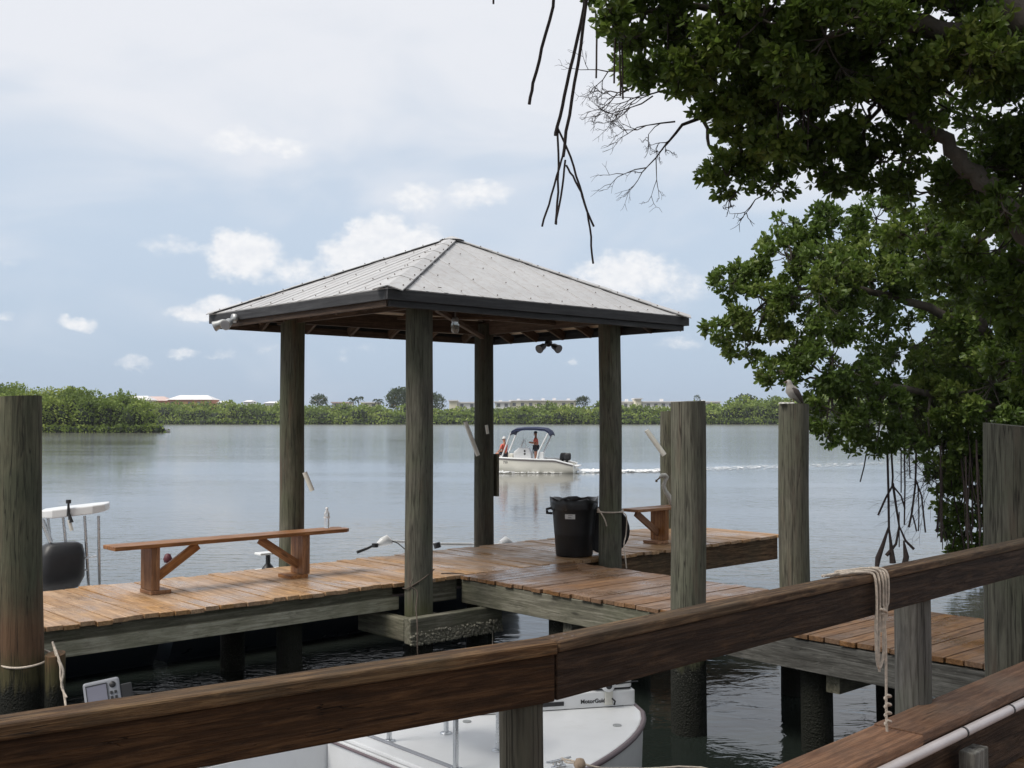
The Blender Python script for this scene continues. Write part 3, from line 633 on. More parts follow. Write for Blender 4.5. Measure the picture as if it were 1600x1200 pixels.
for k in range(4):
    p, q = C4[k], C4[(k+1) % 4]; ed = (q-p).normalized(); mid = (p+q)/2; up = (AP-mid); n = ed.cross(up).normalized()
    m = MB(); t0 = .018
    # the sheet itself
    vs = [p, q, AP, p-n*t0, q-n*t0, AP-n*t0]
    m._add(vs, [(0, 1, 2), (5, 4, 3), (0, 3, 4, 1), (1, 4, 5, 2), (2, 5, 3, 0)], vs)
    L = (q-p).length; H = up.length; nr = int(L/.235)
    for i in range(1, nr):                                  # standing ribs down the slope
        s = i/nr; x = s*L; f = 1-abs(s-.5)*2; hl = H*f*.985
        b0 = p+ed*x; b1 = b0+up.normalized()*hl; big = (i % 3 == 0)
        m.beam(b0+n*.001, b1+n*.001, .05 if big else .03, .010 if big else .004, up=n)
        m.cm = 1
        rows = np.arange(.07, hl-.05, .46)
        if i % 2 == 0:
            for h in rows:
                c = b0+up.normalized()*(h+random.uniform(-.01, .01))+n*.016
                m.lathe([(.008, -.006), (.008, .002), (.003, .005)], c, 6)
        m.cm = 0
    m.build('roof_panel', [M['roof'], M['screw']], gz)
    # underside boarding
    m = MB(); dn = n*.075; vs = [p-dn+(AP-p)*.03, q-dn+(AP-q)*.03, AP-dn*1.1]; vs2 = [v-n*.012 for v in vs]
    m._add(vs+vs2, [(0, 1, 2), (5, 4, 3), (0, 3, 4, 1), (1, 4, 5, 2), (2, 5, 3, 0)], [((v-p).dot(ed), (v-p).dot(up.normalized()), 0) for v in vs+vs2]); m.build('ceiling_board', M['ply'], gz)
    # fascia: an upper board and a thinner lower one set back
    out = Vector((ed.y, -ed.x, 0))
    m = MB(); m.beam(p+out*-.02+Vector((0, 0, -.062))+ed*.003, q+out*-.02+Vector((0, 0, -.062))-ed*.04, .035, .105); m.build('fascia', M['fascia'], gz, .003)
    m = MB(); m.beam(p+out*-.06+ed*.06+Vector((0, 0, -.135)), q+out*-.06-ed*.08+Vector((0, 0, -.135)), .04, .085); m.build('fascia', M['rafter' if k >= 2 else 'fascia'], gz, .003)
    # hip rafters and common rafters
    m = MB(); m.beam(p+(AP-p)*.03-Vector((0, 0, .15)), AP-Vector((0, 0, .15)), .045, .14); m.build('rafter', M['rafter'], gz)
    for i in range(1, 7):
        s = i/7; f = 1-abs(s-.5)*2; b0 = p+ed*L*s; b1 = b0+up*f*.97
        m = MB(); m.beam(b0-out*.09-Vector((0, 0, .135)), b1-Vector((0, 0, .145)), .04, .12); m.build('rafter', M['rafter'], gz, .003)
    # hip cap: folded flashing with a painted shadow gap on one side
    hd = (AP-p).normalized(); n2 = (C4[k]-C4[k-1]).normalized().cross((AP-(C4[k]+C4[k-1])/2)).normalized()
    sA = (ed-hd*ed.dot(hd)).normalized(); edp = (C4[k-1]-p).normalized(); sB = (edp-hd*edp.dot(hd)).normalized()
    m = MB(); segs = 6; Lh = (AP-p).length
    for j in range(segs):
        f0, f1 = j/segs, (j+1)/segs*1.0+.012; w0, w1 = .15-.08*f0, .15-.08*f1; up0 = .014+.004*(segs-j)/segs
        A0, A1 = p+hd*Lh*f0, p+hd*Lh*min(f1, .995)
        T0, T1 = A0+(n+n2)*up0*.8, A1+(n+n2)*up0*.6
        vs = [T0, T1, A1+sA*w1+n*.022, A0+sA*w0+n*.028, A1+sB*w1+n2*.022, A0+sB*w0+n2*.028]
        vs2 = [v-(n+n2)*.006 for v in vs]
        m._add(vs+vs2, [(0, 3, 2, 1), (0, 1, 4, 5), (6, 7, 8, 9), (6, 11, 10, 7), (3, 9, 8, 2), (5, 4, 10, 11), (0, 5, 11, 6), (0, 6, 9, 3)], vs+vs2)
        m.cm = 1
        for f in (.3, .8):
            c = A0+(A1-A0)*f; m.lathe([(.008, -.006), (.008, .002), (.003, .005)], c+sA*w0*.75+n*.034, 6); m.lathe([(.008, -.006), (.008, .002), (.003, .005)], c+sB*w0*.75+n2*.034, 6)
        m.cm = 0
    m.build('hip_cap', [M['roof'], M['screw']], gz)
    m = MB()                                       # dark strip painted in for the shadow gap beside each hip cap
    for j in range(4):
        f0, f1 = .03+j*.245, .03+j*.245+.205; w0, w1 = .157-.08*f0, .157-.08*f1
        m.beam(p+hd*Lh*f0+sA*w0+n*.012, p+hd*Lh*f1+sA*w1+n*.012, .012, .018, up=n)
    m.build('shadow_strip', M['dark'], gz)
m = MB(); m.lathe([(.16, -.062), (.08, -.03), (.03, -.012), (.0, -.006)], AP+Vector((0, 0, .035)), 12); m.build('roof_peak', M['roof'], gz)
# plates resting on the posts and a tie beam
for (p, q) in ((Fp, Lp), (Fp, Rp), (Lp, Bp), (Rp, Bp)):
    pv, qv = Vector((*p, 0)), Vector((*q, 0)); d = (qv-pv).normalized()
    m = MB(); m.beam(pv-d*.35+Vector((0, 0, 3.66)), qv+d*.35+Vector((0, 0, 3.66)), .045, .19); m.build('beam', M['rafter'], gz, .003)
cen = ab((-.68, 13.1))
m = MB(); m.beam((x0+.4, cen[1]+.05, 3.68), (x1-.4, cen[1]+.05, 3.68), .045, .14); m.build('tie_beam', M['rafter'], gz, .003)
m = MB(); m.beam((Fp[0], Fp[1], 3.66), (Bp[0], Bp[1], 3.52), .05, .05); m.beam((cen[0]-.5, cen[1]+.5, 3.60), (cen[0]+.6, cen[1]-.4, 3.60), .045, .03); m.build('brace', M['rafter'], gz)
# plank screwed on the rear post
m = MB(); m.box((Bp[0]+.16, Bp[1]-.05, 1.58), (.04, .14, .60)); o = m.build('board', M['stringer'], gz, .004)

def world_of(a_, b_, z): return W(a_, b_, z)
# jar lamp
lw = pix(711, 506, 13.1)
lamp = thing('jar_lamp', 'clear jar-shaped lamp hanging under the middle of the gazebo roof', 'lamp', (lw.x, lw.y, lw.z-.11), 0)
glass = bpy.data.materials.new('clear_glass'); glass.use_nodes = True
gb = glass.node_tree.nodes['Principled BSDF']; gb.inputs['Base Color'].default_value = (.75, .78, .78, 1); gb.inputs['Roughness'].default_value = .15; gb.inputs['Transmission Weight'].default_value = .75; gb.inputs['IOR'].default_value = 1.3
M['glass'] = glass
m = MB(); m.lathe([(.0, .0), (.035, .002), (.048, .03), (.05, .1), (.04, .125), (.038, .14)], (0, 0, 0), 16); m.build('glass_jar', glass, lamp)
m = MB(); m.lathe([(.0, .135), (.045, .135), (.045, .17), (.03, .19), (.0, .19)], (0, 0, 0), 14); m.tube([(0, 0, .18), (0, 0, .30)], .012, 6); m.build('cap', M['grey'], lamp)
def flood(label, p, rz, mat):
    g = thing('flood_light', label, 'flood light', p, rz, 'twin flood lights on the gazebo')
    m = MB(); m.lathe([(.0, -.02), (.055, -.02), (.055, .02), (.03, .035), (0, .035)], (0, 0, 0), 16, axis='Y'); m.build('mount', mat, g)
    for s in (-1, 1):
        d = Vector((s*.75, -1, -.55)).normalized(); c = Vector((s*.03, -.04, -.02)); q = c+d*.05
        m = MB(); m.tube([c, q], .018, 8); m.tube([q, q+d*.03, q+d*.09, q+d*.15], [.03, .045, .05, .065], 12); o = m.build('lamp_head', mat, g)
        m = MB(); m.tube([q+d*.151, q+d*.156], [.058, .055], 12); m.build('lens', M['grey'], o)
    return g
M['chrome'] = plain('pale_cast_metal', (.42, .43, .43), .45, .6, var=.15, scale=20)
s_ = 3.07; fw = W(FCa-.045, FCb+s_, EZ-.10); flood('pale twin flood light on the left corner of the gazebo eave', tuple(fw), TH-math.pi/2, M['chrome'])
fw = pix(857, 536, 15.75); flood('dark twin flood light hanging under the rear right eave', tuple(fw), R(0), M['black'])

# PVC rod holders
def rod(label, A, B, Y, r=.024, Y2=None):
    p, q = pix(*A, Y), pix(*B, Y2 or Y); c = (p+q)/2
    m = MB(); d = (q-p)/2; m.tube([-d, d], r, 12, cap=False); m.tube([d*.99, -d*.99], r*.85, 12, cap=True)
    o = m.build('rod_holder', M['pvc'], loc=tuple(c)); return tag(o, label, 'rod holder', 'PVC pipe rod holders')
rod('PVC pipe slanting left from the rear gazebo post', (727, 659), (747, 712), 15.2, .03)
rod('short PVC pipe upright on the face of the rear gazebo post', (760, 664), (762, 678), 15.22, .022)
rod('PVC pipe stub low on the right side of the left gazebo post', (476, 738), (488, 767), 13.3, .030)
rod('long white PVC pipe slanting down to the far piling', (1010, 672), (1038, 711), 17.0, .042)

# ------------------------------------------------------------ benches
def bench(label, a_, b_, L, leg0, leg1, rz=0., flip=False):
    g = thing('bench', label, 'bench', W(a_, b_, DECK), TH+rz, 'backless plank benches')
    m = MB(); 
    for (y0_, y1_) in ((-.15, -.004), (.004, .15)):
        m.prism([(0, y0_), (L-.06, y0_), (L, y0_+.05), (L, y1_-.05) if y1_ > .1 else (L, y1_), (L-.06 if y1_ > .1 else L, y1_), (0, y1_)], .46, .50)
    for i in range(len(m.v)): m.gc[i] = (m.v[i][0], m.v[i][1], m.v[i][2])
    m.build('seat', M['bench'], g, .006)
    for k, x in enumerate((leg0, leg1)):
        s = (1 if k == 0 else -1)*(-1 if flip else 1)
        m = MB(); m.bb(x-.045, x, -.13, .13, .04, .458); m.bb(x+.002, x+.042, -.13, -.09, .04, .458); lg = m.build('leg', M['bench'], g, .004)
        m = MB(); m.bb(x-.05, x+.16, -.135, .135, .0, .038) if s > 0 else m.bb(x-.20, x+.02, -.135, .135, .0, .038); m.build('foot', M['bench'], g, .004)
        m = MB(); m.beam((x+s*.03, 0, .13), (x+s*.50, 0, .44), .04, .09); m.build('brace', M['bench'], g, .003)
    return g
a0, b0 = ab(pix(186, 856, 10.6)); A = ab((-3.88, 10.57)); 
bench('long plank bench left of the front gazebo post with a bottle on it', A[0], A[1]+.05, 2.70, .42, 2.13)
A = ab((1.62, 14.85)); bench('short red-brown bench right of the trash can, half hidden by a piling', A[0], A[1]+.02, 1.28, .62, 1.1, flip=True)
# bottle
bw = pix(527, 822, 12.25); A = ab((-3.88, 10.57)); bw = W(A[0]+2.5, A[1]+.1, DECK+.502)
bt = thing('water_bottle', 'clear plastic water bottle standing on the right end of the long bench', 'bottle', tuple(bw))
pet = bpy.data.materials.new('clear_plastic'); pet.use_nodes = True; pb = pet.node_tree.nodes['Principled BSDF']
pb.inputs['Base Color'].default_value = (.97, .98, 1, 1); pb.inputs['Roughness'].default_value = .12; pb.inputs['Transmission Weight'].default_value = .8; pb.inputs['IOR'].default_value = 1.3
m = MB(); m.lathe([(0, 0), (.03, 0), (.034, .01), (.031, .03), (.034, .05), (.031, .07), (.034, .09), (.034, .14), (.030, .165), (.016, .20), (.013, .215)], n=16); m.build('body', pet, bt)
m = MB(); m.lathe([(.015, .212), (.015, .232), (0, .232)], n=12); m.build('cap', M['label'], bt)
m = MB(); m.lathe([(.0345, .112), (.0345, .128)], n=16); m.build('paper_label', M['label'], bt)

# ------------------------------------------------------------ trash can and lid
cx, cy = pix(898, 872, 13.75).x, 13.85
can = thing('trash_can', 'black ribbed trash can with white sticker and bin liner by the right gazebo post', 'trash can', (cx, cy, DECK+.002))
m = MB(); m.lathe([(0, .0), (.225, .0), (.235, .02), (.272, .60), (.278, .61), (.285, .66), (.30, .665), (.302, .70), (.292, .705), (.285, .69), (.255, .3), (.22, .03), (0, .03)], n=40)
m.build('body', M['black'], can)
m = MB(); pts = []
n = 36
for ring, (r_, z_) in enumerate([(.30, .60), (.306, .66), (.30, .712), (.285, .72), (.25, .66)]):
    for k in range(n):
        a = 2*math.pi*k/n; w_ = .010*math.sin(7*a+ring)+.008*random.uniform(-1, 1)+(.035*max(0, math.sin(a*2+1.))**4 if ring == 2 else 0)
        pts.append(((r_+w_*.5)*math.cos(a), (r_+w_*.5)*math.sin(a), z_+w_-(ring == 0)*random.uniform(0, .03)))
m.cs = True; m._add(pts, [(i*n+k, i*n+(k+1) % n, (i+1)*n+(k+1) % n, (i+1)*n+k) for i in range(4) for k in range(n)], pts); m.build('bin_liner', M['bag'], can)
for s in (-1, 1):
    m = MB(); m.tube([(s*.28, 0, .60), (s*.35, 0, .585), (s*.35, 0, .535), (s*.275, 0, .53)], .016, 8); m.tube([(s*.345, -.06, .56), (s*.345, .06, .56)], .016, 8); m.build('handle', M['black'], can)
m = MB(); m.cs = True; R1 = .2705; aa = [R(-118+i*3.4) for i in range(9)]
vs = [(R1*math.cos(a), R1*math.sin(a), .480) for a in aa]+[((R1+.005)*math.cos(a), (R1+.005)*math.sin(a), .540) for a in aa]
m._add(vs, [(i, i+1, i+10, i+9) for i in range(8)], vs); st = m.build('sticker', M['label'], can)
m = MB(); vs = []
for (z_, i0, i1) in ((.525, .8, 4.3), (.505, .6, 3.2), (.495, 1., 4.)):
    a_, b_ = R(-112+i0*3.4), R(-112+i1*3.4); r_ = R1+.0065+(z_-.475)*.07
    m.poly([(r_*math.cos(a_), r_*math.sin(a_), z_-.002), (r_*math.cos(b_), r_*math.sin(b_), z_-.002), (r_*math.cos(b_), r_*math.sin(b_), z_+.002), (r_*math.cos(a_), r_*math.sin(a_), z_+.002)])
m.build('print', M['dark'], st)
lp = pix(951, 835, 13.95)
lid = thing('can_lid', 'black round trash can lid leaning upright between can and gazebo post', 'lid', (lp.x-.03, 14.0, DECK), R(-12))
m = MB(); m.lathe([(0, .02), (.12, .025), (.24, .01), (.30, -.01), (.31, -.035), (.295, -.03), (.22, -.01), (0, -.005)], (0, 0, .31), 32, axis='Y'); m.build('disc', M['black'], lid)
m = MB(); m.tube([(-.06, .02, .31), (-.05, .06, .31), (.05, .06, .31), (.06, .02, .31)], .01, 6); m.build('handle', M['black'], lid)

# ------------------------------------------------------------ ropes
def rope_obj(label, paths, r, mat=None, name='rope', n=7):
    allp = [Vector(p) for pa in paths for p in pa]; c = sum(allp, Vector())/len(allp); m = MB()
    for pa in paths:
        q = [Vector(p)-c for p in pa]; out = []
        for i in range(len(q)-1):
            for k in range(4): 
                a_, b_, c_, d_ = q[max(i-1, 0)], q[i], q[i+1], q[min(i+2, len(q)-1)]; s = k/4
                out.append(.5*((2*b_)+(c_-a_)*s+(2*a_-5*b_+4*c_-d_)*s*s+(3*b_-a_-3*c_+d_)*s*s*s))
        out.append(q[-1]); m.tube(out, r, n)
    o = m.build(name, mat or M['rope'], loc=tuple(c)); return tag(o, label, 'rope')
def ring(c, r, z0, tilt, a0=0, a1=360, n=20):
    return [(c[0]+r*math.cos(R(a)), c[1]+r*math.sin(R(a)), z0+tilt*math.cos(R(a-90))) for a in np.linspace(a0, a1, n)]
c = atY(46, 8.4); lp_ = ring(c, .180, .55, .03); e = pix(82, 1003, 8.33)
rope_obj('pale rope looped round the leftmost piling with its end trailing down', [lp_, [e, pix(88, 1025, 8.3), pix(94, 1040, 8.28), pix(95, 1060, 8.26), pix(100, 1085, 8.25), pix(103, 1105, 8.2)],
    [pix(82, 1003, 8.34), pix(92, 1030, 8.27), pix(99, 1050, 8.25), pix(96, 1072, 8.24), pix(104, 1090, 8.2)]], .0085)
c = W(*Rp); rope_obj('thin pale rope tied round the right gazebo post', [ring((c.x, c.y), .158, 1.25, .02), ring((c.x, c.y), .160, 1.225, -.01),
    [pix(934, 794, 13.35), pix(940, 803, 13.33), pix(945, 812, 13.34), pix(948, 822, 13.36)], [pix(972, 800, 13.36), pix(979, 808, 13.36), pix(978, 835, 13.4), pix(975, 850, 13.3), pix(977, 870, 13.2), pix(979, 888, 13.2)]], .008)
c = W(*Fp); rope_obj('dark thin rope wound round the foot of the front gazebo post', [[Vector((c.x-.165, c.y-.03, .60)), Vector((c.x-.1, c.y-.14, .62)), Vector((c.x+.06, c.y-.16, .72)), Vector((c.x+.165, c.y-.03, .80))],
    [pix(645, 905, 11.33), pix(641, 915, 11.3), pix(652, 925, 11.3), pix(650, 950, 11.22), pix(652, 975, 11.1), pix(652, 1010, 11.05), pix(653, 1025, 11.05)]], .006, M['ropedark'])
g = thing('rope_float', 'small yellowish float with rope hanging over the timber footing', 'float', tuple(pix(757, 945, 12.0)))
m = MB(); m.lathe([(0.0, -.055), (.04, -.04), (.055, 0), (.04, .04), (0, .055)], n=14); m.build('ball', M['yfloat'], g)
m = MB(); m.tube([(.02, 0, .04), (.07, -.02, .02), (.09, -.05, -.10), (.09, -.05, -.42)], .007, 6); m.tube([(.0, 0, .05), (.05, -.04, .04), (.07, -.06, -.10), (.07, -.06, -.30)], .006, 6); m.build('cord', M['rope'], g)

# ------------------------------------------------------------ near platform and railing
RZ0, RZ1 = CAMZ-.65, CAMZ-1.30; PLZ = CAMZ-1.65
def railpt(px, py, z): Y = (CAMZ-z)*FPX/(py-652); return (px-800)/FPX*Y, Y
Ra = Vector(railpt(1600, 838, RZ0)); Rm = Vector(railpt(838, 993, RZ0)); Rl = Vector(railpt(0, 1112, RZ0))
ang = math.atan2((Ra-Rm).y, (Ra-Rm).x); angl = math.atan2((Rm-Rl).y, (Rm-Rl).x)
rail = thing('deck_railing', 'dark brown timber railing running across the foreground', 'railing', (Rm.x, Rm.y, PLZ), ang)
ZT = RZ0-PLZ
LR = (Ra-Rm).length+2.2
m = MB(); m.bb(.003, LR, -.09, 0, ZT-.033, ZT); m.build('top_rail', M['rail'], rail, .006)
m = MB(); m.bb(.003, LR, -.080, -.036, ZT-.035-.138, ZT-.035); m.build('side_rail', M['railshade'], rail, .005)
dl = angl-ang; rotl = Matrix.Rotation(dl, 3, 'Z'); LL = (Rm-Rl).length+1.6
m = MB(); m.box(rotl@Vector((-LL/2+.012, -.0455, ZT-.018-.0007)), (LL, .09, .036), rotl); m.build('top_rail', M['rail'], rail, .006)
m = MB(); m.box(rotl@Vector((-LL/2+.010, -.0575, ZT-.037-.069)), (LL, .041, .138), rotl); m.build('side_rail', M['railshade'], rail, .005)
def local(x, Y):      # world -> railing frame
    q = Vector((x, Y))-Rm; u = Vector((math.cos(ang), math.sin(ang))); v = Vector((-u.y, u.x)); return q.dot(u), q.dot(v)
def rpost(px, off, r, z0, z1, mat, seed):
    # station on the rail seen at px, pushed back behind the rail
    best = min(np.linspace(-3, LR, 900), key=lambda s: abs(((Rm.x+math.cos(ang)*s-math.sin(ang)*off)/(Rm.y+math.sin(ang)*s+math.cos(ang)*off))*FPX+800-px))
    pile_mesh(r, r*.98, z0, z1, seed=seed, n=20).build('rail_post', mat, rail, loc=(best, off, 0)); return best
M['rpost_dark'] = pile_mat('rail_post_wood_dark', 0, -9, (.10, .082, .06))
M['rpost'] = pile_mat('rail_post_wood', 0, -9, (.17, .16, .145))
sA_ = rpost(813, .012, .066, -2.0, ZT-.055, M['rpost_dark'], 71)
sB_ = rpost(1419, .035, .083, -2.0, ZT-.055, M['rpost'], 72)
rpost(-200, .02, .07, -2.0, ZT-.055, M['rpost'], 73)
# lower plank of the railing, in two lengths
LZ = RZ1-PLZ; q0 = Vector(railpt(1600, 1027, RZ1)); q1 = Vector(railpt(1130, 1199, RZ1)); lq = local(*q0)[1]; lj = local(*railpt(1337, 1121, RZ1))[0]
m = MB(); m.bb(lj+.002, LR, lq-.215, lq, LZ-.045, LZ); m.build('lower_rail', M['lowrail'], rail, .005)
m = MB(); m.bb(-2.6, lj-.003, lq-.222, lq-.004, LZ-.049, LZ-.004); m.build('lower_rail', M['lowrail'], rail, .005)
m = MB(); m.bb(-2.6, LR, lq-.19, lq-.15, .004, LZ-.051); m.build('kick_board', M['railshade'], rail, .004)
m = MB(); m.bb(lj-.02+.33, lj+.13+.33, lq-.30, lq-.23, .0, LZ-.13); m.build('rail_block', M['greywood'], rail, .006)
# platform boards under the camera
pf = thing('dock_platform', 'dark plank platform under the railing in the lower right corner', 'dock', (Rm.x, Rm.y, PLZ-.002), ang)
m = MB(); a = -3.5
while a < LR:
    wd = .138; m.bb(a, a+wd-.006, -3.8, lq-.1+random.uniform(-.01, .01), -.04, 0); a += wd
m.build('decking', M['deck2'], pf, .003)
m = MB()
for yy in (lq-.17, -1.8, -3.4): m.bb(-3.5, LR, yy-.05, yy, -.28, -.041)
m.build('joists', M['stringer'], pf)
# pipe strapped along the railing
def pp(px, py, z, Yoff=0): x, Y = railpt(px, py, z); return Vector((x, Y, z))
y_p = lq-.245; 
pipe = thing('water_pipe', 'pale plastic pipe strapped along the lower railing plank', 'pipe', (Rm.x, Rm.y, RZ1-.055), ang)
m = MB(); m.tube([(-2.6, y_p, 0), (1., y_p, 0), (LR, y_p, 0)], .0215, 16); m.build('tube', M['pvcpink'], pipe)
for px in (1483, 1560):
    Y = (CAMZ-(RZ1-.055))*FPX/((1137 if px == 1483 else 1103)-652); s = local((px-800)/FPX*Y, Y)[0]
    m = MB(); m.tube([(s, y_p, 0), (s+.012, y_p, 0)], .0245, 14); m.build('strap', M['dark'], pipe)
# rope hung over the railing
def rl(s, y, z): return Vector((Rm.x+math.cos(ang)*s-math.sin(ang)*y, Rm.y+math.sin(ang)*s+math.cos(ang)*y, z))
sr = local(*railpt(1352, 893, RZ0))[0]; T = RZ0
paths = []
for i, (ds, dep, bk) in enumerate([(-.055, .30, -.22), (-.025, .40, -.26), (.005, .24, -.15), (.030, .36, -.24), (.055, .20, -.10)]):
    zz = T+.008+.004*(i % 3)
    paths.append([rl(sr+bk-.04, -.02+.01*i, zz), rl(sr+bk+.05, -.03-.006*i, zz+.006), rl(sr+bk*.4+ds, -.05, zz+.006), rl(sr+ds*1.0, -.085, zz), rl(sr+ds*1.0+.012, -.102, T-.02), rl(sr+ds*.9+.008, -.106, T-.12), rl(sr+ds*.9, -.104, T-dep*.7), rl(sr+ds*.8, -.103, T-dep)])
paths.append([rl(sr-.045, -.108, T-.14), rl(sr-.055, -.108, T-.30), rl(sr-.04, -.108, T-.375), rl(sr-.01, -.108, T-.37), rl(sr+.01, -.108, T-.30), rl(sr, -.108, T-.14)])
paths.append([rl(sr+.005, -.112, T-.13), rl(sr+.02, -.112, T-.3), rl(sr+.025, -.110, T-.45), rl(sr+.024, -.11, T-.60), rl(sr+.03, -.11, T-.66)])
for k in range(4): z = T-.50-.035*k; paths.append([rl(sr+.02, -.115, z), rl(sr+.04, -.122, z-.008), rl(sr+.034, -.10, z-.016), rl(sr+.018, -.11, z-.02)])
paths.append([rl(sr-.03, -.114, T-.14), rl(sr+.0, -.122, T-.15), rl(sr+.03, -.112, T-.165), rl(sr-.02, -.114, T-.16)])
rope_obj('pale rope draped in strands over the dark railing with a loop and frayed end', paths, .0055)

# screw heads and drying splits along the top rail and its face
def seg_pts(s): return rl(s, 0, 0)
m = MB()
for s in [.04, .09, 1.72, 1.78, 2.45, 3.3, 4.1, -.0]:
    if s > 0:
        m.lathe([(.0, .0022), (.005, .002), (.006, 0)], (s, -.03, ZT), 8); m.lathe([(.0, .0022), (.005, .002), (.006, 0)], (s, -.065, ZT), 8)
m.build('screw_heads', M['screw'], rail)

# ------------------------------------------------------------ boats
def hull_sections(L, B, H, z0=-.15, bow=1.6, n=26, ns=9, flare=.25, sheer=.0, tipw=.06):
    """stations along +x (bow at x=L); returns MB with the hull skin and list of sheer points"""
    S = []
    for i in range(n+1):
        x = L*i/n; s = max(0., L-x)
        hw = B/2*(1-(1-min(1, s/(bow*1.35)))**2.1)**.62 if s < bow*1.35 else B/2
        hw = max(tipw*.5, hw); zt = H+sheer*(1-s/L)**2; k = min(1, s/bow)
        sec = [(x-.25*(1-k)*0, 0., z0+(1-k)*abs(z0)*1.2), (x, hw*(.45+.25*k), z0+.05+(1-k)*.12), (x, hw*(.72+.16*k), z0+.26), (x, hw*.95, (z0+zt)/2+.08), (x, hw, zt-.03), (x, hw, zt)]
        S.append(sec)
    return S
def hull_obj(S, mat, parent, name='hull'):
    m = MB(); m.cs = True; n = len(S); q = len(S[0]); vs = []
    for sec in S:
        ring = [(x, -y, z) for x, y, z in reversed(sec[1:])]+sec; vs += ring
    w_ = 2*q-1; fs = []
    for i in range(n-1):
        for k in range(w_-1): fs.append((i*w_+k, i*w_+k+1, (i+1)*w_+k+1, (i+1)*w_+k))
    m._add(vs, fs, vs); m.cs = False; m._add(vs[:w_], [list(range(w_))], vs[:w_]); m._add(vs[-w_:], [list(reversed(range(w_)))], vs[-w_:])
    return m.build(name, mat, parent)
def deckplate(S, x0_, x1_, z, mat, parent, name, inset=.0, th=.03, bevel=.01):
    L_ = [(s[-1][0], s[-1][1]-inset) for s in S if x0_ <= s[-1][0] <= x1_]; L_ = [(x, max(.02, y)) for x, y in L_]
    poly = L_+[(x, -y) for x, y in reversed(L_)]; m = MB(); m.prism(list(reversed(poly)), z-th, z); return m.build(name, mat, parent, bevel)
def gunwale(S, r, mat, parent, name='rub_rail', dz=0.):
    pts = [Vector((s[-1][0], s[-1][1]+.005, s[-1][2]+dz)) for s in S]; pts += [Vector((p.x, -p.y, p.z)) for p in reversed(pts)]
    m = MB(); m.tube(pts, r, 8); return m.build(name, mat, parent)
# -- foreground skiff bow (frame: x towards the bow)
fa, fb = -3.15, -4.33
sk = thing('skiff', 'white flat-decked fishing skiff moored just below the railing', 'boat', W(fa-4.4, fb, 0), TH, 'moored skiffs')
S = hull_sections(6.25, 1.84, .44, z0=-.5, n=52, bow=1.75)
hull_obj([[(x, y, z) for x, y, z in s] for s in S], M['gel'], sk)
gunwale(S, .018, M['rub'], sk)
deckplate(S, 4.32, 6.32, .452, M['gel'], sk, 'casting_deck', .012)
# cockpit: side decks, floor, bulkhead
for s in (-1, 1):
    m = MB(); m.prism([(0.0, s*.72), (4.40, s*.72), (4.40, s*.905), (0.0, s*.905)] if s > 0 else [(0, -.905), (4.40, -.905), (4.40, -.72), (0, -.72)], .42, .45); m.build('side_deck', M['gel'], sk, .008)
    m = MB(); m.bb(0, 4.30, s*.72-.012, s*.72+.012, .05, .418); m.build('liner', M['grey' if s < 0 else 'gel'], sk)
M['floor'] = plain('cockpit_floor', (.50, .52, .56), .5, var=.06, scale=5)
m = MB(); m.bb(0, 4.28, -.70, .70, .04, .07); m.build('cockpit_floor', M['floor'], sk)
m = MB(); m.bb(4.28, 4.30, -.70, .70, .07, .418); m.bb(4.30, 4.325, -.718, .718, .40, .43); m.build('bulkhead', M['gel'], sk, .004)
m = MB(); m.tube([(4.275, -.7, .425), (4.275, .7, .425)], .009, 6); m.build('trim_line', M['rub'], sk)
m = MB(); m.bb(4.44, 4.47, -.80, .80, .453, .462); m.build('hatch_seam', M['grey'], sk, .003)
m = MB(); 
for (x, y) in ((5.35, -.05), (5.75, -.35), (5.1, .35)): m.tube([(x, y, .452), (x, y, .458)], .028, 14)
m.build('deck_fitting', M['chrome'], sk)
# casting platform on four legs
def skl(px, py, z):
    Y = (CAMZ-z)*FPX/(py-652); a_, b_ = ab(((px-800)/FPX*Y, Y)); return a_-(fa-4.4), b_-fb
L4 = [skl(610, 1153, .453), skl(698, 1141, .453), skl(779, 1167, .453), skl(713, 1196, .453)]
st = thing('casting_stool', 'small casting platform on four polished legs on the skiff deck', 'stool', W(fa-4.4, fb, 0), TH)
for (x, y) in L4:
    m = MB(); m.tube([(x, y, .455), (x, y, .80)], .016, 12); lg = m.build('leg', M['alu'], st)
    m = MB(); m.lathe([(.038, .453), (.038, .458), (.02, .464)], (x, y, 0), 16); m.build('foot_plate', M['alu'], lg)
cxm = sum(p[0] for p in L4)/4; cym = sum(p[1] for p in L4)/4
m = MB(); m.prism([(cxm+(x-cxm)*1.12, cym+(y-cym)*1.12) for x, y in (L4 if True else L4)][::-1], .80, .84); m.build('top', M['gel'], st, .01)
# bow-mounted electric motor, lettering towards the camera
mA = Vector((.12, 7.30)); mB_ = Vector((.82, 7.47)); ma = math.atan2(mB_.y-mA.y, mB_.x-mA.x)
tm = thing('trolling_motor', 'white bow-mount electric trolling motor lying on the skiff deck, lettered in black', 'motor', (mA.x, mA.y, .455), ma)
ML = (mB_-mA).length
m = MB(); pr = [(-.5, .015), (-.4, .0), (ML, .0), (ML, .105), (ML-.32, .105), (.15, .085), (-.05, .06), (-.5, .035)]
vs = [(x, -.05, z) for x, z in pr]+[(x, .05, z) for x, z in pr]; k = len(pr)
m._add(vs, [list(range(k)), list(reversed(range(k, 2*k)))]+[(i, i+k, (i+1) % k+k, (i+1) % k) for i in range(k)], vs); m.build('housing', M['gel'], tm, .008)
m = MB(); m.bb(-.4, ML-.08, -.045, .045, -.018, -.001); m.build('base_rail', M['dark'], tm)
m = MB(); m.box((.10, -.052, .040), (.24, .006, .028)); m.build('slot', M['dark'], tm, .003)
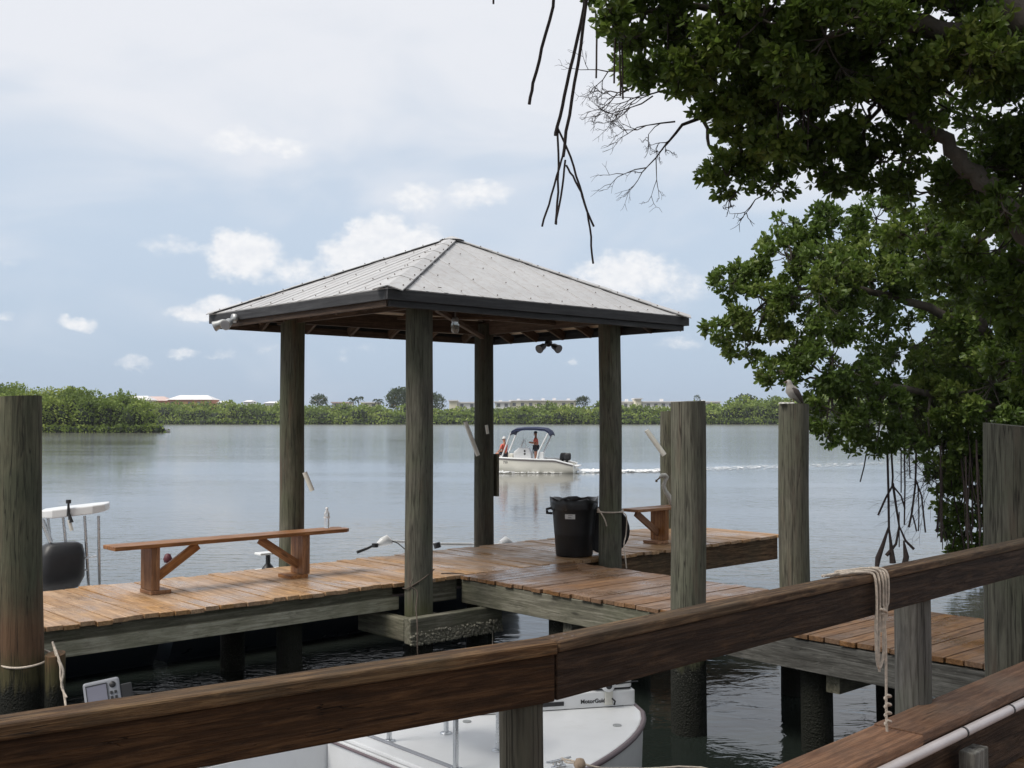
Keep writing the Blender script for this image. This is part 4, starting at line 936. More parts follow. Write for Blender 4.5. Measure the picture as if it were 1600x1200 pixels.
m = MB(); m.lathe([(.0, 0), (.014, 0), (.014, .006), (0, .006)], (.115, -.058, .075), 12, axis='Y'); m.build('bolt', M['dark'], tm)
m = MB(); m.bb(.0, ML-.02, -.02, .02, .106, .118); m.build('trim', M['dark'], tm)
m = MB(); m.tube([(-.3, 0, .135), (.3, 0, .14), (ML-.05, 0, .15)], .018, 10); m.build('shaft', M['grey'], tm)
m = MB(); m.prism([(ML-.30, -.05), (ML-.02, -.045), (ML-.02, .05), (ML-.24, .06)], .119, .195); m.build('motor_head', M['gel'], tm, .015)
m = MB(); m.lathe([(0, -.025), (.042, -.025), (.045, 0), (.042, .03), (0, .03)], (ML-.20, -.07, .150), 20, axis='Y'); rg = m.build('steering_hub', M['gel'], tm)
m = MB(); m.lathe([(0, -.030), (.022, -.030), (.022, -.024)], (ML-.20, -.07, .150), 16, axis='Y'); m.build('hub_cap', M['dark'], rg)
m = MB(); m.box((ML-.19, -.062, .075), (.055, .012, .12)); m.build('bracket', M['pvc'], tm, .004)
m = MB(); m.tube([(ML-.17, -.07, .06), (ML-.15, -.075, .04), (ML-.155, -.07, .015)], .006, 6); m.tube([(ML-.14, -.06, .15), (ML-.02, -.06, .16), (ML+.03, -.02, .15)], .006, 6); m.build('cable', M['dark'], tm)
def text(body, size, parent, loc, rot, mat, name='lettering', ext=.0015, align='LEFT'):
    cu = bpy.data.curves.new(name, 'FONT'); cu.body = body; cu.size = size; cu.extrude = ext; cu.align_x = align; cu.offset = size*.02
    tmp = bpy.data.objects.new(name, cu); col.objects.link(tmp); dg = bpy.context.evaluated_depsgraph_get()
    me = bpy.data.meshes.new_from_object(tmp.evaluated_get(dg)); bpy.data.objects.remove(tmp)
    me.materials.clear(); me.materials.append(mat); o = bpy.data.objects.new(name, me); col.objects.link(o); o.parent = parent; o.location = loc; o.rotation_euler = rot; return o
text('MotorGuide', .038, tm, (ML-.385, -.0515, .032), (math.pi/2, 0, 0), M['dark'])
# deck cleat, float and line at the bow
cp = pix(872, 1183, 0.1); cx_, cy_ = railpt(872, 1192, .46)
cl = thing('mooring_cleat', 'steel cleat on the skiff bow with a pale round float tied to it', 'cleat', (cx_, cy_, .453), R(35))
m = MB(); m.tube([(-.085, 0, .045), (-.04, 0, .04), (.04, 0, .04), (.085, 0, .045)], [.006, .010, .010, .006], 8); m.tube([(-.025, 0, 0), (-.02, 0, .04)], .009, 8); m.tube([(.025, 0, 0), (.02, 0, .04)], .009, 8); m.build('horn', M['alu'], cl)
m = MB(); m.tube([(-.045, 0, .003), (.045, 0, .003)], .014, 8); m.build('base', M['alu'], cl)
bx_, by_ = railpt(905, 1189, .49)
fl = thing('rope_float', 'pale round float on the skiff bow line', 'float', (bx_, by_, .49))
m = MB(); m.lathe([(0, -.037), (.022, -.03), (.036, 0), (.022, .03), (0, .037)], n=16); m.build('ball', M['float'], fl)
x2, y2 = railpt(1000, 1198, .43); x3, y3 = railpt(1130, 1203, .45); 
rope_obj('thin pale line running from the skiff cleat past its float to the right', [[(cx_, cy_, .48), (cx_+.03, cy_, .50), (bx_, by_, .50), (bx_+.12, by_-.01, .475), (x2, y2, .44), (x3, y3, .45), (x3+.5, y3-.5, .2)],
   [(cx_-.03, cy_, .47), (cx_+.02, cy_+.02, .50), (cx_+.04, cy_-.02, .49), (bx_-.03, by_, .5)]], .0055)
# console with a chart plotter
cw = Vector((-2.0, 5.42)); ca_, cb_ = ab(cw)
m = MB(); m.bb(-.30, .25, -.28, .28, .0, .46); co = m.build('console', M['gel'], sk, .03); co.location = (ca_-(fa-4.4)-.1, cb_-fb+.1, .07)
fx = pix(160, 1084, 5.42)
ff = thing('fish_finder', 'grey fish finder with pale screen poking up over the railing at lower left', 'fish finder', tuple(fx), R(-2))
ff.rotation_euler = (R(-24), R(-8), R(22))
m = MB(); m.bb(-.085, .085, -.0, .055, -.07, .07); m.build('case', M['grey'], ff, .012)
m = MB(); m.bb(-.070, .022, -.0045, -.001, -.055, .045); m.build('screen', M['screen'], ff)
m = MB(); m.bb(-.074, -.0705, -.006, -.0005, -.058, .05); m.bb(-.0705, .026, -.006, -.0005, .0455, .050); m.bb(.0225, .026, -.006, -.0005, -.058, .0452); m.build('bezel', M['dark'], ff)
m = MB(); m.lathe([(.016, 0), (.014, .007), (0, .007)], (.052, -.001, .035), 12, axis='Y')
for i in range(len(m.v)): q = m.v[i]; m.v[i] = (q[0], -abs(q[1]), q[2])
for k in range(4): m.bb(.036+.02*(k % 2), .048+.02*(k % 2), -.006, -.0005, -.035+.025*(k//2), -.022+.025*(k//2))
m.build('buttons', M['dark'], ff)
m = MB(); m.bb(.0855, .14, .01, .05, -.05, .03); m.build('side_box', M['black'], ff, .006)
m = MB(); m.tube([(0, .03, -.07), (0, .03, -.55)], .02, 8); m.tube([(.14, .03, -.02), (.22, .03, -.04), (.26, .05, -.2)], .005, 6); m.build('stand', M['black'], ff)

# -- skiffs moored behind the walkway
def outboard(parent, x, y, z, s=1., rz=0, mat=None, name='outboard'):
    sq = lambda v: math.copysign(abs(v)**.6, v); m = MB(); pr = []
    for (zz, rx_, ry_, ox) in [(-.02, .12, .09, 0), (.0, .19, .12, .0), (.10, .22, .13, -.02), (.30, .20, .125, -.04), (.385, .17, .11, -.05), (.405, .14, .08, -.05), (.41, .01, .01, -.05)]:
        pr.append([(x+(ox+rx_*sq(math.cos(2*math.pi*k/16)))*s, y+ry_*sq(math.sin(2*math.pi*k/16))*s, z+zz*s) for k in range(16)])
    vs = [v for r_ in pr for v in r_]; m.cs = True
    m._add(vs, [(i*16+k, i*16+(k+1) % 16, (i+1)*16+(k+1) % 16, (i+1)*16+k) for i in range(6) for k in range(16)], vs)
    o = m.build(name, mat or M['black'], parent)
    m = MB(); m.bb(x-.06*s, x+.08*s, y-.05*s, y+.05*s, z-.75*s, z-.02*s); m.tube([(x-.12*s, y, z-.72*s), (x+.18*s, y, z-.72*s)], [.05*s, .06*s], 10); m.build('leg', M['dark'], o)
    m = MB(); m.bb(x-.16*s, x+.1*s, y-.153*s, y-.149*s, z+.10*s, z+.14*s); m.build('stripe', M['grey'], o); return o
s1 = thing('skiff', 'moored skiff with white poling platform and black outboard at far left', 'boat', W(-1.75, 3.05, 0), TH+math.pi, 'moored skiffs')
S = hull_sections(5., 1.8, .10, z0=-.5, n=30); hull_obj(S, M['darkhull'], s1); gunwale(S, .025, M['rub'], s1); deckplate(S, 0.0, 5., .105, M['gel'], s1, 'deck', .01)
# local x points away from the walkway's right end; platform near the stern (x about .3)
pc = s1.matrix_world
def inv(v):   # world -> s1 local
    q = Vector(v)-Vector(W(-1.75, 3.05, 0)); th = TH+math.pi; return Vector((q.x*math.cos(th)+q.y*math.sin(th), -q.x*math.sin(th)+q.y*math.cos(th), q.z))
pl = inv(pix(118, 800, 12.3)); z_ = 1.35
m = MB(); pts = [(-.36, -.16), (-.2, -.24), (.22, -.24), (.34, -.18), (.36, 0), (.34, .18), (.22, .24), (-.2, .24), (-.36, .16)]
rr = Matrix.Rotation(-(TH+math.pi)+R(12), 2)
m.prism([tuple(Vector((pl.x, pl.y))+rr@Vector((x*1.0, y))) for x, y in pts], z_-.06, z_+.05)
for i_ in range(len(m.v)):
    q_ = m.v[i_]; lx = (rr.transposed()@Vector((q_[0]-pl.x, q_[1]-pl.y))).x; m.v[i_] = (q_[0], q_[1], q_[2]+lx*.10-(abs(lx)/.36)**2*(.03 if q_[2] < z_ else -.0)*-1)
plat = m.build('poling_platform', M['gel'], s1, .015)
tops = [(-.26, -.17), (-.10, -.17), (.12, -.14), (.27, -.16)]
for i, (x, y) in enumerate(tops):
    tp = Vector((pl.x, pl.y))+rr@Vector((x, y)); bt_ = Vector((pl.x, pl.y))+rr@Vector((x+[.14, .13, .08, .03][i], y))
    for yy in (0,):
        o2 = rr@Vector((0, yy)); m = MB(); m.tube([(tp.x+o2.x, tp.y+o2.y, z_-.05), (bt_.x+o2.x, bt_.y+o2.y, .10)], .017, 10); m.build('leg', M['alu'], plat)
def plp(x, y): v = Vector((pl.x, pl.y))+rr@Vector((x, y)); return (v.x, v.y)
m = MB(); m.tube([(*plp(.02, -.16), .82), (*plp(.26, -.155), .85)], .013, 8); m.tube([(*plp(-.14, -.16), .70), (*plp(.16, -.155), .70)], .013, 8); m.build('rung', M['alu'], plat)
m = MB(); m.tube([(*plp(-.30, -.27), 1.28), (*plp(-.20, -.28), 1.03)], .028, 12); m.build('rod_tube', M['alu'], plat)
m = MB(); m.tube([(*plp(-.02, -.27), 1.27), (*plp(.01, -.27), 1.15)], .02, 12); m.build('rod_tube', M['pvc'], plat)
m = MB(); m.tube([(*plp(-.03, -.255), 1.31), (*plp(-.03, -.255), 1.45)], [.02, .012], 8); m.tube([(*plp(-.03, -.255), 1.45), (*plp(-.03, -.255), 1.49)], .028, 10); m.tube([(*plp(0, -.265), 1.24), (*plp(-.02, -.265), 1.34)], [.03, .012], 8); m.build('stern_light', M['dark'], plat)
ol = inv(pix(88, 905, 12.0)); outboard(s1, ol.x, ol.y, .53, 1.2)
s2 = thing('skiff', 'moored skiff behind the walkway carrying a stowed trolling motor', 'boat', W(-1.6, 3.02, 0), TH, 'moored skiffs')
S = hull_sections(5.9, 1.8, .10, z0=-.5, n=34); hull_obj(S, M['darkhull'], s2); gunwale(S, .025, M['rub'], s2); deckplate(S, 0.0, 5.9, .105, M['gel'], s2, 'deck', .01)
m = MB(); m.lathe([(.10, .0), (.10, .05), (.06, .12), (.03, .15), (.03, .26), (0, .26)], (1.55, -.2, .42), 14); o = m.build('pedestal', M['black'], s2)
m = MB(); m.bb(1.40, 1.75, -.28, -.12, .685, .715); m.build('pedestal_plate', M['gel'], o, .01)
m = MB(); m.bb(1.3, 2.1, -.35, -.05, .10, .50); m.build('motor_well', M['gel'], s2, .03)
t2 = thing('trolling_motor', 'white trolling motor stowed flat with a black tiller handle, behind the front gazebo post', 'motor', W(0, 3., 0), TH)
def d3(px, py, Y): v = pix(px, py, Y); a_, b_ = ab(v); return Vector((a_, b_-3., v.z))
h0, h1 = d3(601, 845, 15.1), d3(800, 851, 16.3)
m = MB(); m.tube([h0, d3(680, 850, 15.6), h1], .022, 10); m.build('shaft', M['gel'], t2)
m = MB(); m.tube([d3(590, 851, 15.05), d3(597, 847, 15.07), d3(604, 844, 15.1), d3(613, 848, 15.12)], [.03, .06, .075, .03], 12); hd_ = m.build('motor_head', M['gel'], t2)
m = MB(); m.tube([d3(558, 863, 14.9), d3(574, 857, 14.98), d3(586, 851, 15.03)], [.022, .018, .016], 10); m.tube([d3(586, 849, 15.), d3(586, 855, 15.)], .045, 10); m.build('tiller', M['dark'], t2)
m = MB(); m.tube([d3(612, 845, 15.05), d3(622, 849, 15.05), d3(635, 860, 14.9), d3(650, 870, 14.8)], .008, 6); m.build('cable', M['dark'], t2)
m = MB(); m.tube([d3(682, 848, 15.5), d3(684, 856, 15.5)], .05, 12); m.build('clamp', M['dark'], t2)
m = MB(); m.tube([d3(782, 850, 16.1), d3(790, 847, 16.15), d3(797, 850, 16.2)], [.05, .085, .06], 14); m.build('motor_pod', M['gel'], t2)
m = MB(); m.lathe([(0, 0), (.04, .01), (.05, .05), (.03, .1), (0, .11)], n=12); o = m.build('mooring_buoy', M['winecloth'], loc=tuple(pix(262, 880, 12.2))); tag(o, 'small dark red knob showing behind the left leg of the long bench', 'buoy')

# ------------------------------------------------------------ moving motorboat with two people
BY = 54.4; bc = pix(821, 738, BY)
mbt = thing('motor_boat', 'cream centre-console motorboat with navy sunshade speeding to the left', 'boat', (bc.x, BY, WZ), math.pi-R(10)); mbt.scale = (1.05, 1.05, 1.10)
LB = 4.75; S = hull_sections(LB, 1.9, .60, z0=-.2, bow=2.2, n=30, sheer=.16)
S = [[(x-LB/2, y, z-(.20*max(0, (0.85-x))/.85 if k >= 3 else 0)) for k, (x, y, z) in enumerate(s)] for s in S]
hull_obj(S, M['gel2'], mbt); gunwale(S, .04, M['gel'], mbt, 'gunwale')
gunwale([[(x, y+.005, z-.06) for x, y, z in s] for s in S], .014, M['rub'], mbt)
deckplate([[(x, y, z) for x, y, z in s] for s in S], -1.5, LB, .42, M['gel'], mbt, 'deck', .04)
deckplate([[(x, y, z) for x, y, z in s] for s in S], .9, LB, .60, M['gel2'], mbt, 'bow_deck', .04)
con = MB(); pr = [(-.35, .42), (.55, .42), (.50, .95), (.25, 1.12), (-.20, 1.12), (-.30, .9)]
vs = [(x, -.34, z) for x, z in pr]+[(x, .34, z) for x, z in pr]; k = 6
con._add(vs, [list(range(k)), list(reversed(range(k, 2*k)))]+[(i, i+k, (i+1) % k+k, (i+1) % k) for i in range(k)], vs); cn_ = con.build('console', M['gel'], mbt, .03)
m = MB(); m.bb(.56, .80, -.3, .3, .42, .86); m.build('console_seat', M['gel2'], cn_, .03)
m = MB(); m.poly([(.22, -.33, 1.13), (.22, .33, 1.13), (.05, .28, 1.5), (.05, -.28, 1.5)]); m.poly([(.22, .33, 1.13), (-.15, .34, 1.13), (-.05, .30, 1.45), (.05, .28, 1.5)])
m.build('windshield', M['glass'], cn_)
m = MB(); m.tube([(.2, .33, 1.13), (.05, .29, 1.5), (.05, -.29, 1.5), (.2, -.33, 1.13)], .014, 6); m.tube([(-.12, .34, 1.13), (.0, .3, 1.42)], .02, 6); m.build('windshield_frame', M['gel'], cn_)
for (x, z) in ((-.02, .85), (-.02, .98)):
    m = MB(); m.lathe([(0, .0), (.045, 0), (.045, .01)], (x, .343, z), 10, axis='Y'); m.build('speaker', M['dark'], cn_)
m = MB(); ring_ = [(-.38, .16*math.cos(a), 1.02+.16*math.sin(a)) for a in np.linspace(0, 6.28, 14)]; m.tube(ring_, .014, 6); m.build('steering_wheel', M['dark'], cn_)
# sunshade
m = MB(); n = 10; prof = [(-1.30, 1.78), (-1.22, 1.93), (-1.05, 2.03), (-.6, 2.07), (-.1, 2.07), (.35, 2.03), (.52, 1.95), (.60, 1.80)]; vs = []
for zo in (0, -.08):
    for (x, z) in prof:
        for j in range(7): y = -.85+1.7*j/6; vs.append((x, y, z+zo-.07*(y/.85)**2))
fs = []
q = len(prof)
for i in range(q-1):
    for j in range(6): a_ = i*7+j; fs.append((a_, a_+1, a_+8, a_+7)); a_ += q*7; fs.append((a_, a_+7, a_+8, a_+1))
for i in range(q-1):
    for j in (0, 6): a_ = i*7+j; fs.append((a_, a_+7, a_+7+q*7, a_+q*7))
for j in range(6): fs.append((j, j+q*7, j+1+q*7, j+1)); a_ = (q-1)*7+j; fs.append((a_, a_+1, a_+1+q*7, a_+q*7))
m.cs = True; m._add(vs, fs, vs); cp_ = m.build('sunshade', M['navy'], mbt)
for s in (-1, 1):
    m = MB(); m.tube([(.56, s*.82, 1.80), (1.05, s*.72, .62)], .034, 8); m.build('pole', M['gel'], cp_)
    m = MB(); m.tube([(-1.2, s*.82, 1.78), (-.76, s*.86, .95), (-.66, s*.86, .55)], .038, 8); m.build('pole', M['gel'], cp_)
for o in [c for c in children(cp_)]:   # poles lean towards the stern and the bow
    pass
m = MB(); m.bb(-1.0, -.8, .6, .85, .50, .95); m.build('rod_rack', M['gel'], mbt, .02)
outboard(mbt, -LB/2+.62, -.28, .58, .78); outboard(mbt, -LB/2+.34, .32, .58, .78)
m = MB(); m.bb(-LB/2-.25, -LB/2+.3, -.5, .5, .28, .36); m.build('swim_step', M['gel'], mbt, .03)
text('750', .14, mbt, (.9, .962, .44), (math.pi/2, 0, math.pi), M['dark'], 'hull_number')

def skinned(name, pts, edges, radii, mat, parent, sub=1):
    me = bpy.data.meshes.new(name); me.from_pydata(pts, edges, []); me.materials.append(mat)
    o = bpy.data.objects.new(name, me); col.objects.link(o); o.parent = parent
    md = o.modifiers.new('skin', 'SKIN'); md.use_smooth_shade = True
    for i, v in enumerate(me.skin_vertices[0].data if me.skin_vertices else []): v.radius = (radii[i], radii[i])
    if not me.skin_vertices:
        me.skin_vertices.new() if hasattr(me.skin_vertices, 'new') else None
    sd_ = me.skin_vertices[0].data
    for i, v in enumerate(sd_): v.radius = (radii[i], radii[i]*.85); v.use_root = (i == 0)
    sb = o.modifiers.new('sub', 'SUBSURF'); sb.levels = sub; sb.render_levels = sub
    return o
def person(label, x, y, z, sit, shirt, rz, parentless=True, capm=None, sc=1.):
    """faces local +x"""
    base = mbt.matrix_world if False else None
    th = math.pi-R(10); x *= 1.05; y *= 1.05; wx_ = bc.x+x*math.cos(th)-y*math.sin(th); wy_ = BY+x*math.sin(th)+y*math.cos(th)
    g = thing('person', label, 'person', (wx_, wy_, z*1.10+WZ), th+rz); g.scale = (sc, sc, sc)
    hz_ = .45 if sit else .92
    P = [(0, 0, hz_), (0, 0, hz_+.22), (.01, 0, hz_+.45), (.01, 0, hz_+.56), (.03, 0, hz_+.70)]; E = [(0, 1), (1, 2), (2, 3), (3, 4)]; Rr = [.145, .135, .155, .055, .09]
    P.append((.03, 0, hz_+.80)); E.append((4, 5)); Rr.append(.075)
    for s in (-1, 1):
        i = len(P)
        if sit: P += [(.02, s*.19, hz_+.46), (.12, s*.25, hz_+.20), (.32, s*.12, hz_+.12), (.38, s*.08, hz_+.13)]
        else: P += [(0, s*.19, hz_+.46), (.10, s*.25, hz_+.20), (.32, s*.17, hz_+.24), (.40, s*.14, hz_+.26)]
        E += [(2, i), (i, i+1), (i+1, i+2), (i+2, i+3)]; Rr += [.065, .052, .04, .035]
        i = len(P)
        if sit: P += [(.05, s*.10, hz_), (.43, s*.13, hz_+.04), (.48, s*.12, .08), (.62, s*.12, .04)]
        else: P += [(0, s*.10, hz_-.06), (.03, s*.12, .48), (0, s*.12, .07), (.15, s*.13, .04)]
        E += [(0, i), (i, i+1), (i+1, i+2), (i+2, i+3)]; Rr += [.09, .065, .045, .04]
    skinned('body', P, E, Rr, M['skin'], g)
    # clothes: torso shirt with short sleeves and shorts
    P2 = [(0, 0, hz_+.05), (0, 0, hz_+.24), (.01, 0, hz_+.46), (.01, 0, hz_+.52)]; E2 = [(0, 1), (1, 2), (2, 3)]; R2 = [.165, .155, .175, .08]
    for s in (-1, 1): i = len(P2); P2 += [(.015, s*.20, hz_+.455), (.09, s*.245, hz_+.27)]; E2 += [(2, i), (i, i+1)]; R2 += [.085, .072]
    skinned('shirt', P2, E2, R2, shirt, g)
    P3 = [(0, 0, hz_+.02)]; E3 = []; R3 = [.168]
    for s in (-1, 1):
        i = len(P3); P3 += [(.06 if sit else 0, s*.10, hz_-.02), (.30 if sit else .02, s*.12, hz_+.03 if sit else .62)]; E3 += [(0, i), (i, i+1)]; R3 += [.11, .088]
    skinned('shorts', P3, E3, R3, M['darkcloth'], g)
    hzz = hz_+.77; m = MB(); m.lathe([(.098, -.01), (.10, .03), (.085, .08), (.04, .115), (0, .12)], (.025, 0, hzz), 14)
    if capm: m.box((.14, 0, hzz+.005), (.11, .14, .012))
    m.build('cap' if capm else 'hair', capm or M['hair'], g)
    m = MB(); 
    for s in (-1, 1): m.lathe([(0, 0), (.02, 0), (.02, .01)], (.112, s*.035, hzz-.03), 8)
    m.bb(.10, .125, -.06, .06, hzz-.045, hzz-.02); m.build('sunglasses', M['dark'], g)
    m = MB(); m.lathe([(.022, -.012), (.012, .02), (.004, .03)], (.118, 0, hzz-.08), 8); m.build('nose', M['skin'], g)
    return g
person('person in dark cap and red top standing at the motorboat wheel', -.52, .05, .435, False, M['red'], 0, capm=M['darkcloth'], sc=.88)
person('person in red life vest and pale cap sitting in front of the console', .95, .30, .44, True, M['red'], R(-25), capm=M['whitecloth'], sc=.98)

# wake and foam of the motorboat
def foam():
    m, t, b, o = newmat('foam'); g = t.new('ShaderNodeNewGeometry').outputs['Position']; rn = attr(t, 'rnd')
    n = t.noise(t.vm('MULTIPLY', g, (1, .6, 1)), 3.2, 5, .65); a = t.mr(t.m('ADD', n, t.mr(rn, 0, 1, -.25, .16)), .46, .62)
    b.inputs['Base Color'].default_value = (.75, .76, .76, 1); b.inputs['Roughness'].default_value = .7
    tr = t.new('ShaderNodeBsdfTransparent'); mx = t.new('ShaderNodeMixShader'); t.put(mx.inputs[0], a); t.l.new(tr.outputs[0], mx.inputs[1]); t.l.new(b.outputs[0], mx.inputs[2]); t.l.new(mx.outputs[0], o.inputs[0]); return m
M['foam'] = foam()
m = MB(); m.cs = True
def strip(x0_, x1_, yc, wfun, afun, zf, n=90, q=6):
    vs = []; o_ = len(m.v)
    for i in range(n+1):
        x = x0_+(x1_-x0_)*i/n; w_ = wfun(i/n)
        for j in range(q+1):
            v = j/q; e = 1-abs(v*2-1); vs.append((x, yc(i/n)+(v-.5)*w_, WZ+.012+zf(i/n)*e*random.uniform(.2, 1.)))
    for i in range(n):
        for j in range(q):
            a_ = i*(q+1)+j; e = 1-abs((j+.5)/q*2-1)
            m._add([vs[k] for k in (a_, a_+1, a_+q+2, a_+q+1)], [(0, 1, 2, 3)], [vs[k] for k in (a_, a_+1, a_+q+2, a_+q+1)], min(1, max(0, afun(i/n)*(.3+.9*e))))
xs = bc.x+LB*.575
strip(xs-.6, xs+6, lambda f: BY+.4+1.5*f, lambda f: 2.2+4*f, lambda f: 1.05-.3*f, lambda f: .22*(1-f)**1.5+.03, 60, 8)
strip(xs+4, xs+28, lambda f: BY+2+14*f, lambda f: 7+5*f, lambda f: .62-.36*f, lambda f: .05*(1-f)+.015, 120, 12)
strip(bc.x-1.9, xs+.2, lambda f: BY-.95-.15*math.sin(f*3.1), lambda f: .4+.25*f, lambda f: .8, lambda f: .09)
strip(bc.x-2.0, bc.x-.6, lambda f: BY-.75-.35*f, lambda f: .6, lambda f: 1., lambda f: .16)
o = m.build('wake', M['foam']); tag(o, 'white foamy wake trailing right behind the speeding motorboat', 'wake', kind='stuff')
# small boat by the headland tip
tb = thing('motor_boat', 'tiny white boat half hidden at the tip of the green headland', 'boat', tuple(Vector((pix(251, 668, 200).x, 200, WZ))), 0)
S = hull_sections(3.6, 1.6, .7, z0=-.1); S = [[(x-1.8, y, z) for x, y, z in s] for s in S]; hull_obj(S, M['gel'], tb); deckplate(S, -1.8, 1.8, .6, M['gel'], tb, 'deck', .04)
outboard(tb, -1.9, 0, .6, 1.2)

# ------------------------------------------------------------ birds
def bird_on_pile():
    p = pix(1237, 632, 10.92); g = thing('perched_bird', 'grey and dark bird perched on top of the slim piling', 'bird', (p.x, 10.92, 2.535), R(200))
    m = MB(); m.tube([(-.10, 0, .015), (-.075, 0, .05), (-.03, 0, .10), (.01, 0, .145), (.022, 0, .18), (.028, 0, .205), (.036, 0, .222), (.045, 0, .236)], [.012, .034, .062, .058, .036, .029, .028, .012], 14); m.build('body', M['bird'], g)
    m = MB(); m.tube([(.05, 0, .220), (.075, 0, .216), (.095, 0, .210)], [.011, .007, .002], 8); m.build('beak', M['beak'], g)
    for s in (-1, 1):
        m = MB(); m.tube([(.02, s*.045, .155), (-.02, s*.06, .12), (-.07, s*.05, .06), (-.125, s*.02, .0)], [.012, .032, .026, .006], 10, squash=(1, .5, 1)); m.build('wing', M['birddark'], g)
        m = MB(); m.tube([(-.01, s*.022, .06), (-.005, s*.022, .0)], .006, 6); m.tube([(-.02, s*.022, .003), (.03, s*.022, .003)], .004, 6); m.build('leg', M['beak'], g)
bird_on_pile()
m = MB(); m.cs = True
for i in range(14):
    x, y = random.uniform(-.11, .04), random.uniform(-.11, .05); m.lathe([(.028, 0), (.022, .012), (0, .018)], (x, y, .0), 7)
o = m.build('guano', M['guano'], loc=(atY(1233, 10.95)[0], 10.95, 2.535)); tag(o, 'white droppings crusted on top of the slim piling', 'droppings', kind='stuff')
hp = pix(1052, 790, 15.6)
hr = thing('heron', 'pale heron with S-curved neck peeking out behind the sawn-off piling', 'heron', (hp.x, 15.6, DECK), math.pi)
k = 15.6/FPX; zt = CAMZ-(745-652)*k-DECK
def hx(px, py): return ((1052-px)*k, 0, CAMZ-(py-652)*k-DECK)
m = MB(); m.tube([(-.42, 0, .34), (-.33, 0, .40), (-.2, 0, .47), (-.06, 0, .53), hx(1050, 786), hx(1046, 776), hx(1040, 767), hx(1037, 758), hx(1040, 750), hx(1043, 745), hx(1040, 742.5), hx(1035, 743), hx(1031, 745.5)],
   [.01, .05, .10, .09, .048, .036, .031, .029, .027, .028, .034, .035, .018], 12); m.build('body', M['egret'], hr)
m = MB(); m.tube([hx(1033, 744.5), hx(1029, 748), hx(1024, 752)], [.012, .011, .004], 8); m.box(hx(1026, 751), (.03, .014, .035)); m.build('beak', M['beak'], hr)
for s in (-1, 1):
    m = MB(); m.tube([(-.06, s*.06, .54), (-.2, s*.085, .47), (-.36, s*.05, .36)], [.02, .06, .01], 10, squash=(1, .4, 1)); m.build('wing', M['egret'], hr)
    m = MB(); m.tube([(-.16, s*.04, .42), (-.12, s*.04, .22), (-.15, s*.04, .0)], [.014, .008, .007], 8); m.tube([(-.2, s*.04, .005), (-.06, s*.05, .005)], .006, 6); m.build('leg', M['beak'], hr)

# ------------------------------------------------------------ overhanging mangroves
def limb(m, pts, r0, r1, n=8, wob=.05):
    pts = [Vector(p) for p in pts]; out = []
    for i in range(len(pts)-1):
        for k in range(4):
            q = pts[i].lerp(pts[i+1], k/4)
            if i or k: q = q+Vector((random.uniform(-1, 1), random.uniform(-1, 1), random.uniform(-1, 1)))*wob
            out.append(q)
    out.append(pts[-1]); N = len(out); m.tube(out, [r0+(r1-r0)*i/(N-1) for i in range(N)], n); return out
def mangrove(name, label, base, trunk_paths, blobs, leaf, dens, mat, twig=.004, k=7, rose=True):
    """trunk_paths: list of (points, r0, r1); blobs: (centre, radius, density factor)"""
    g = thing(name, label, 'tree', base); B = Vector(base)
    nodes = []; first = True
    for (pts, r0, r1) in trunk_paths:
        m = MB(); out = limb(m, [Vector(p)-B for p in pts], r0, r1, 12, min(.03, r0*.18)); m.build('trunk' if first else 'limb', M['bark'], g); first = False
        nodes += out
    tips, dirs = [], []; tw = MB()
    for (c, r, f) in blobs:
        c = Vector(c)-B; near = min(nodes, key=lambda q: (q-c).length)
        d = c-near
        if d.length > .15: out = limb(tw, [near, near.lerp(c, .5)+Vector((0, 0, -.08*d.length)), c], min(.03, .012+.012*d.length), .008, 5, .03)
        n = max(8, int(dens*f*r*r)); u = rand_unit(n)*(rng.random((n, 1))**.42)*r*np.array([[1.15, 1.1, .88]])
        # push into a few sub-clumps so that gaps stay open
        ns = max(4, int(8*r/.4)); sc = rand_unit(ns)*r*.80; idx = np.argmin(((u[:, None, :]-sc[None])**2).sum(2), 1); u = u*.56+sc[idx]*.44
        for a_, j in zip(u, idx):
            p = c+Vector(a_); sub = c+Vector(sc[j])*.55
            tips.append(tuple(p)); dd = Vector(a_).normalized()+Vector((0, 0, .5)); dirs.append(tuple(dd))
            if random.random() < .28: tw.tube([sub, sub.lerp(p, .5)+Vector((0, 0, -.02)), p], [twig*1.3, twig, twig*.7], 3, cap=False)
        for j in range(ns): tw.tube([c, c.lerp(c+Vector(sc[j])*.55, .5)+Vector((0, 0, -.02)), c+Vector(sc[j])*.55], [.009, .008, twig*1.5], 4, cap=False)
    P, D, L, Wd, r_ = rosettes(np.array(tips), np.array(dirs), k, leaf)
    cr_ = leaf_obj('crown', P, D, L, Wd, mat, g, rnd=r_); tw.build('twigs', M['bark'], cr_); return g, B
def X(px, py, Y): return pix(px, py, Y)
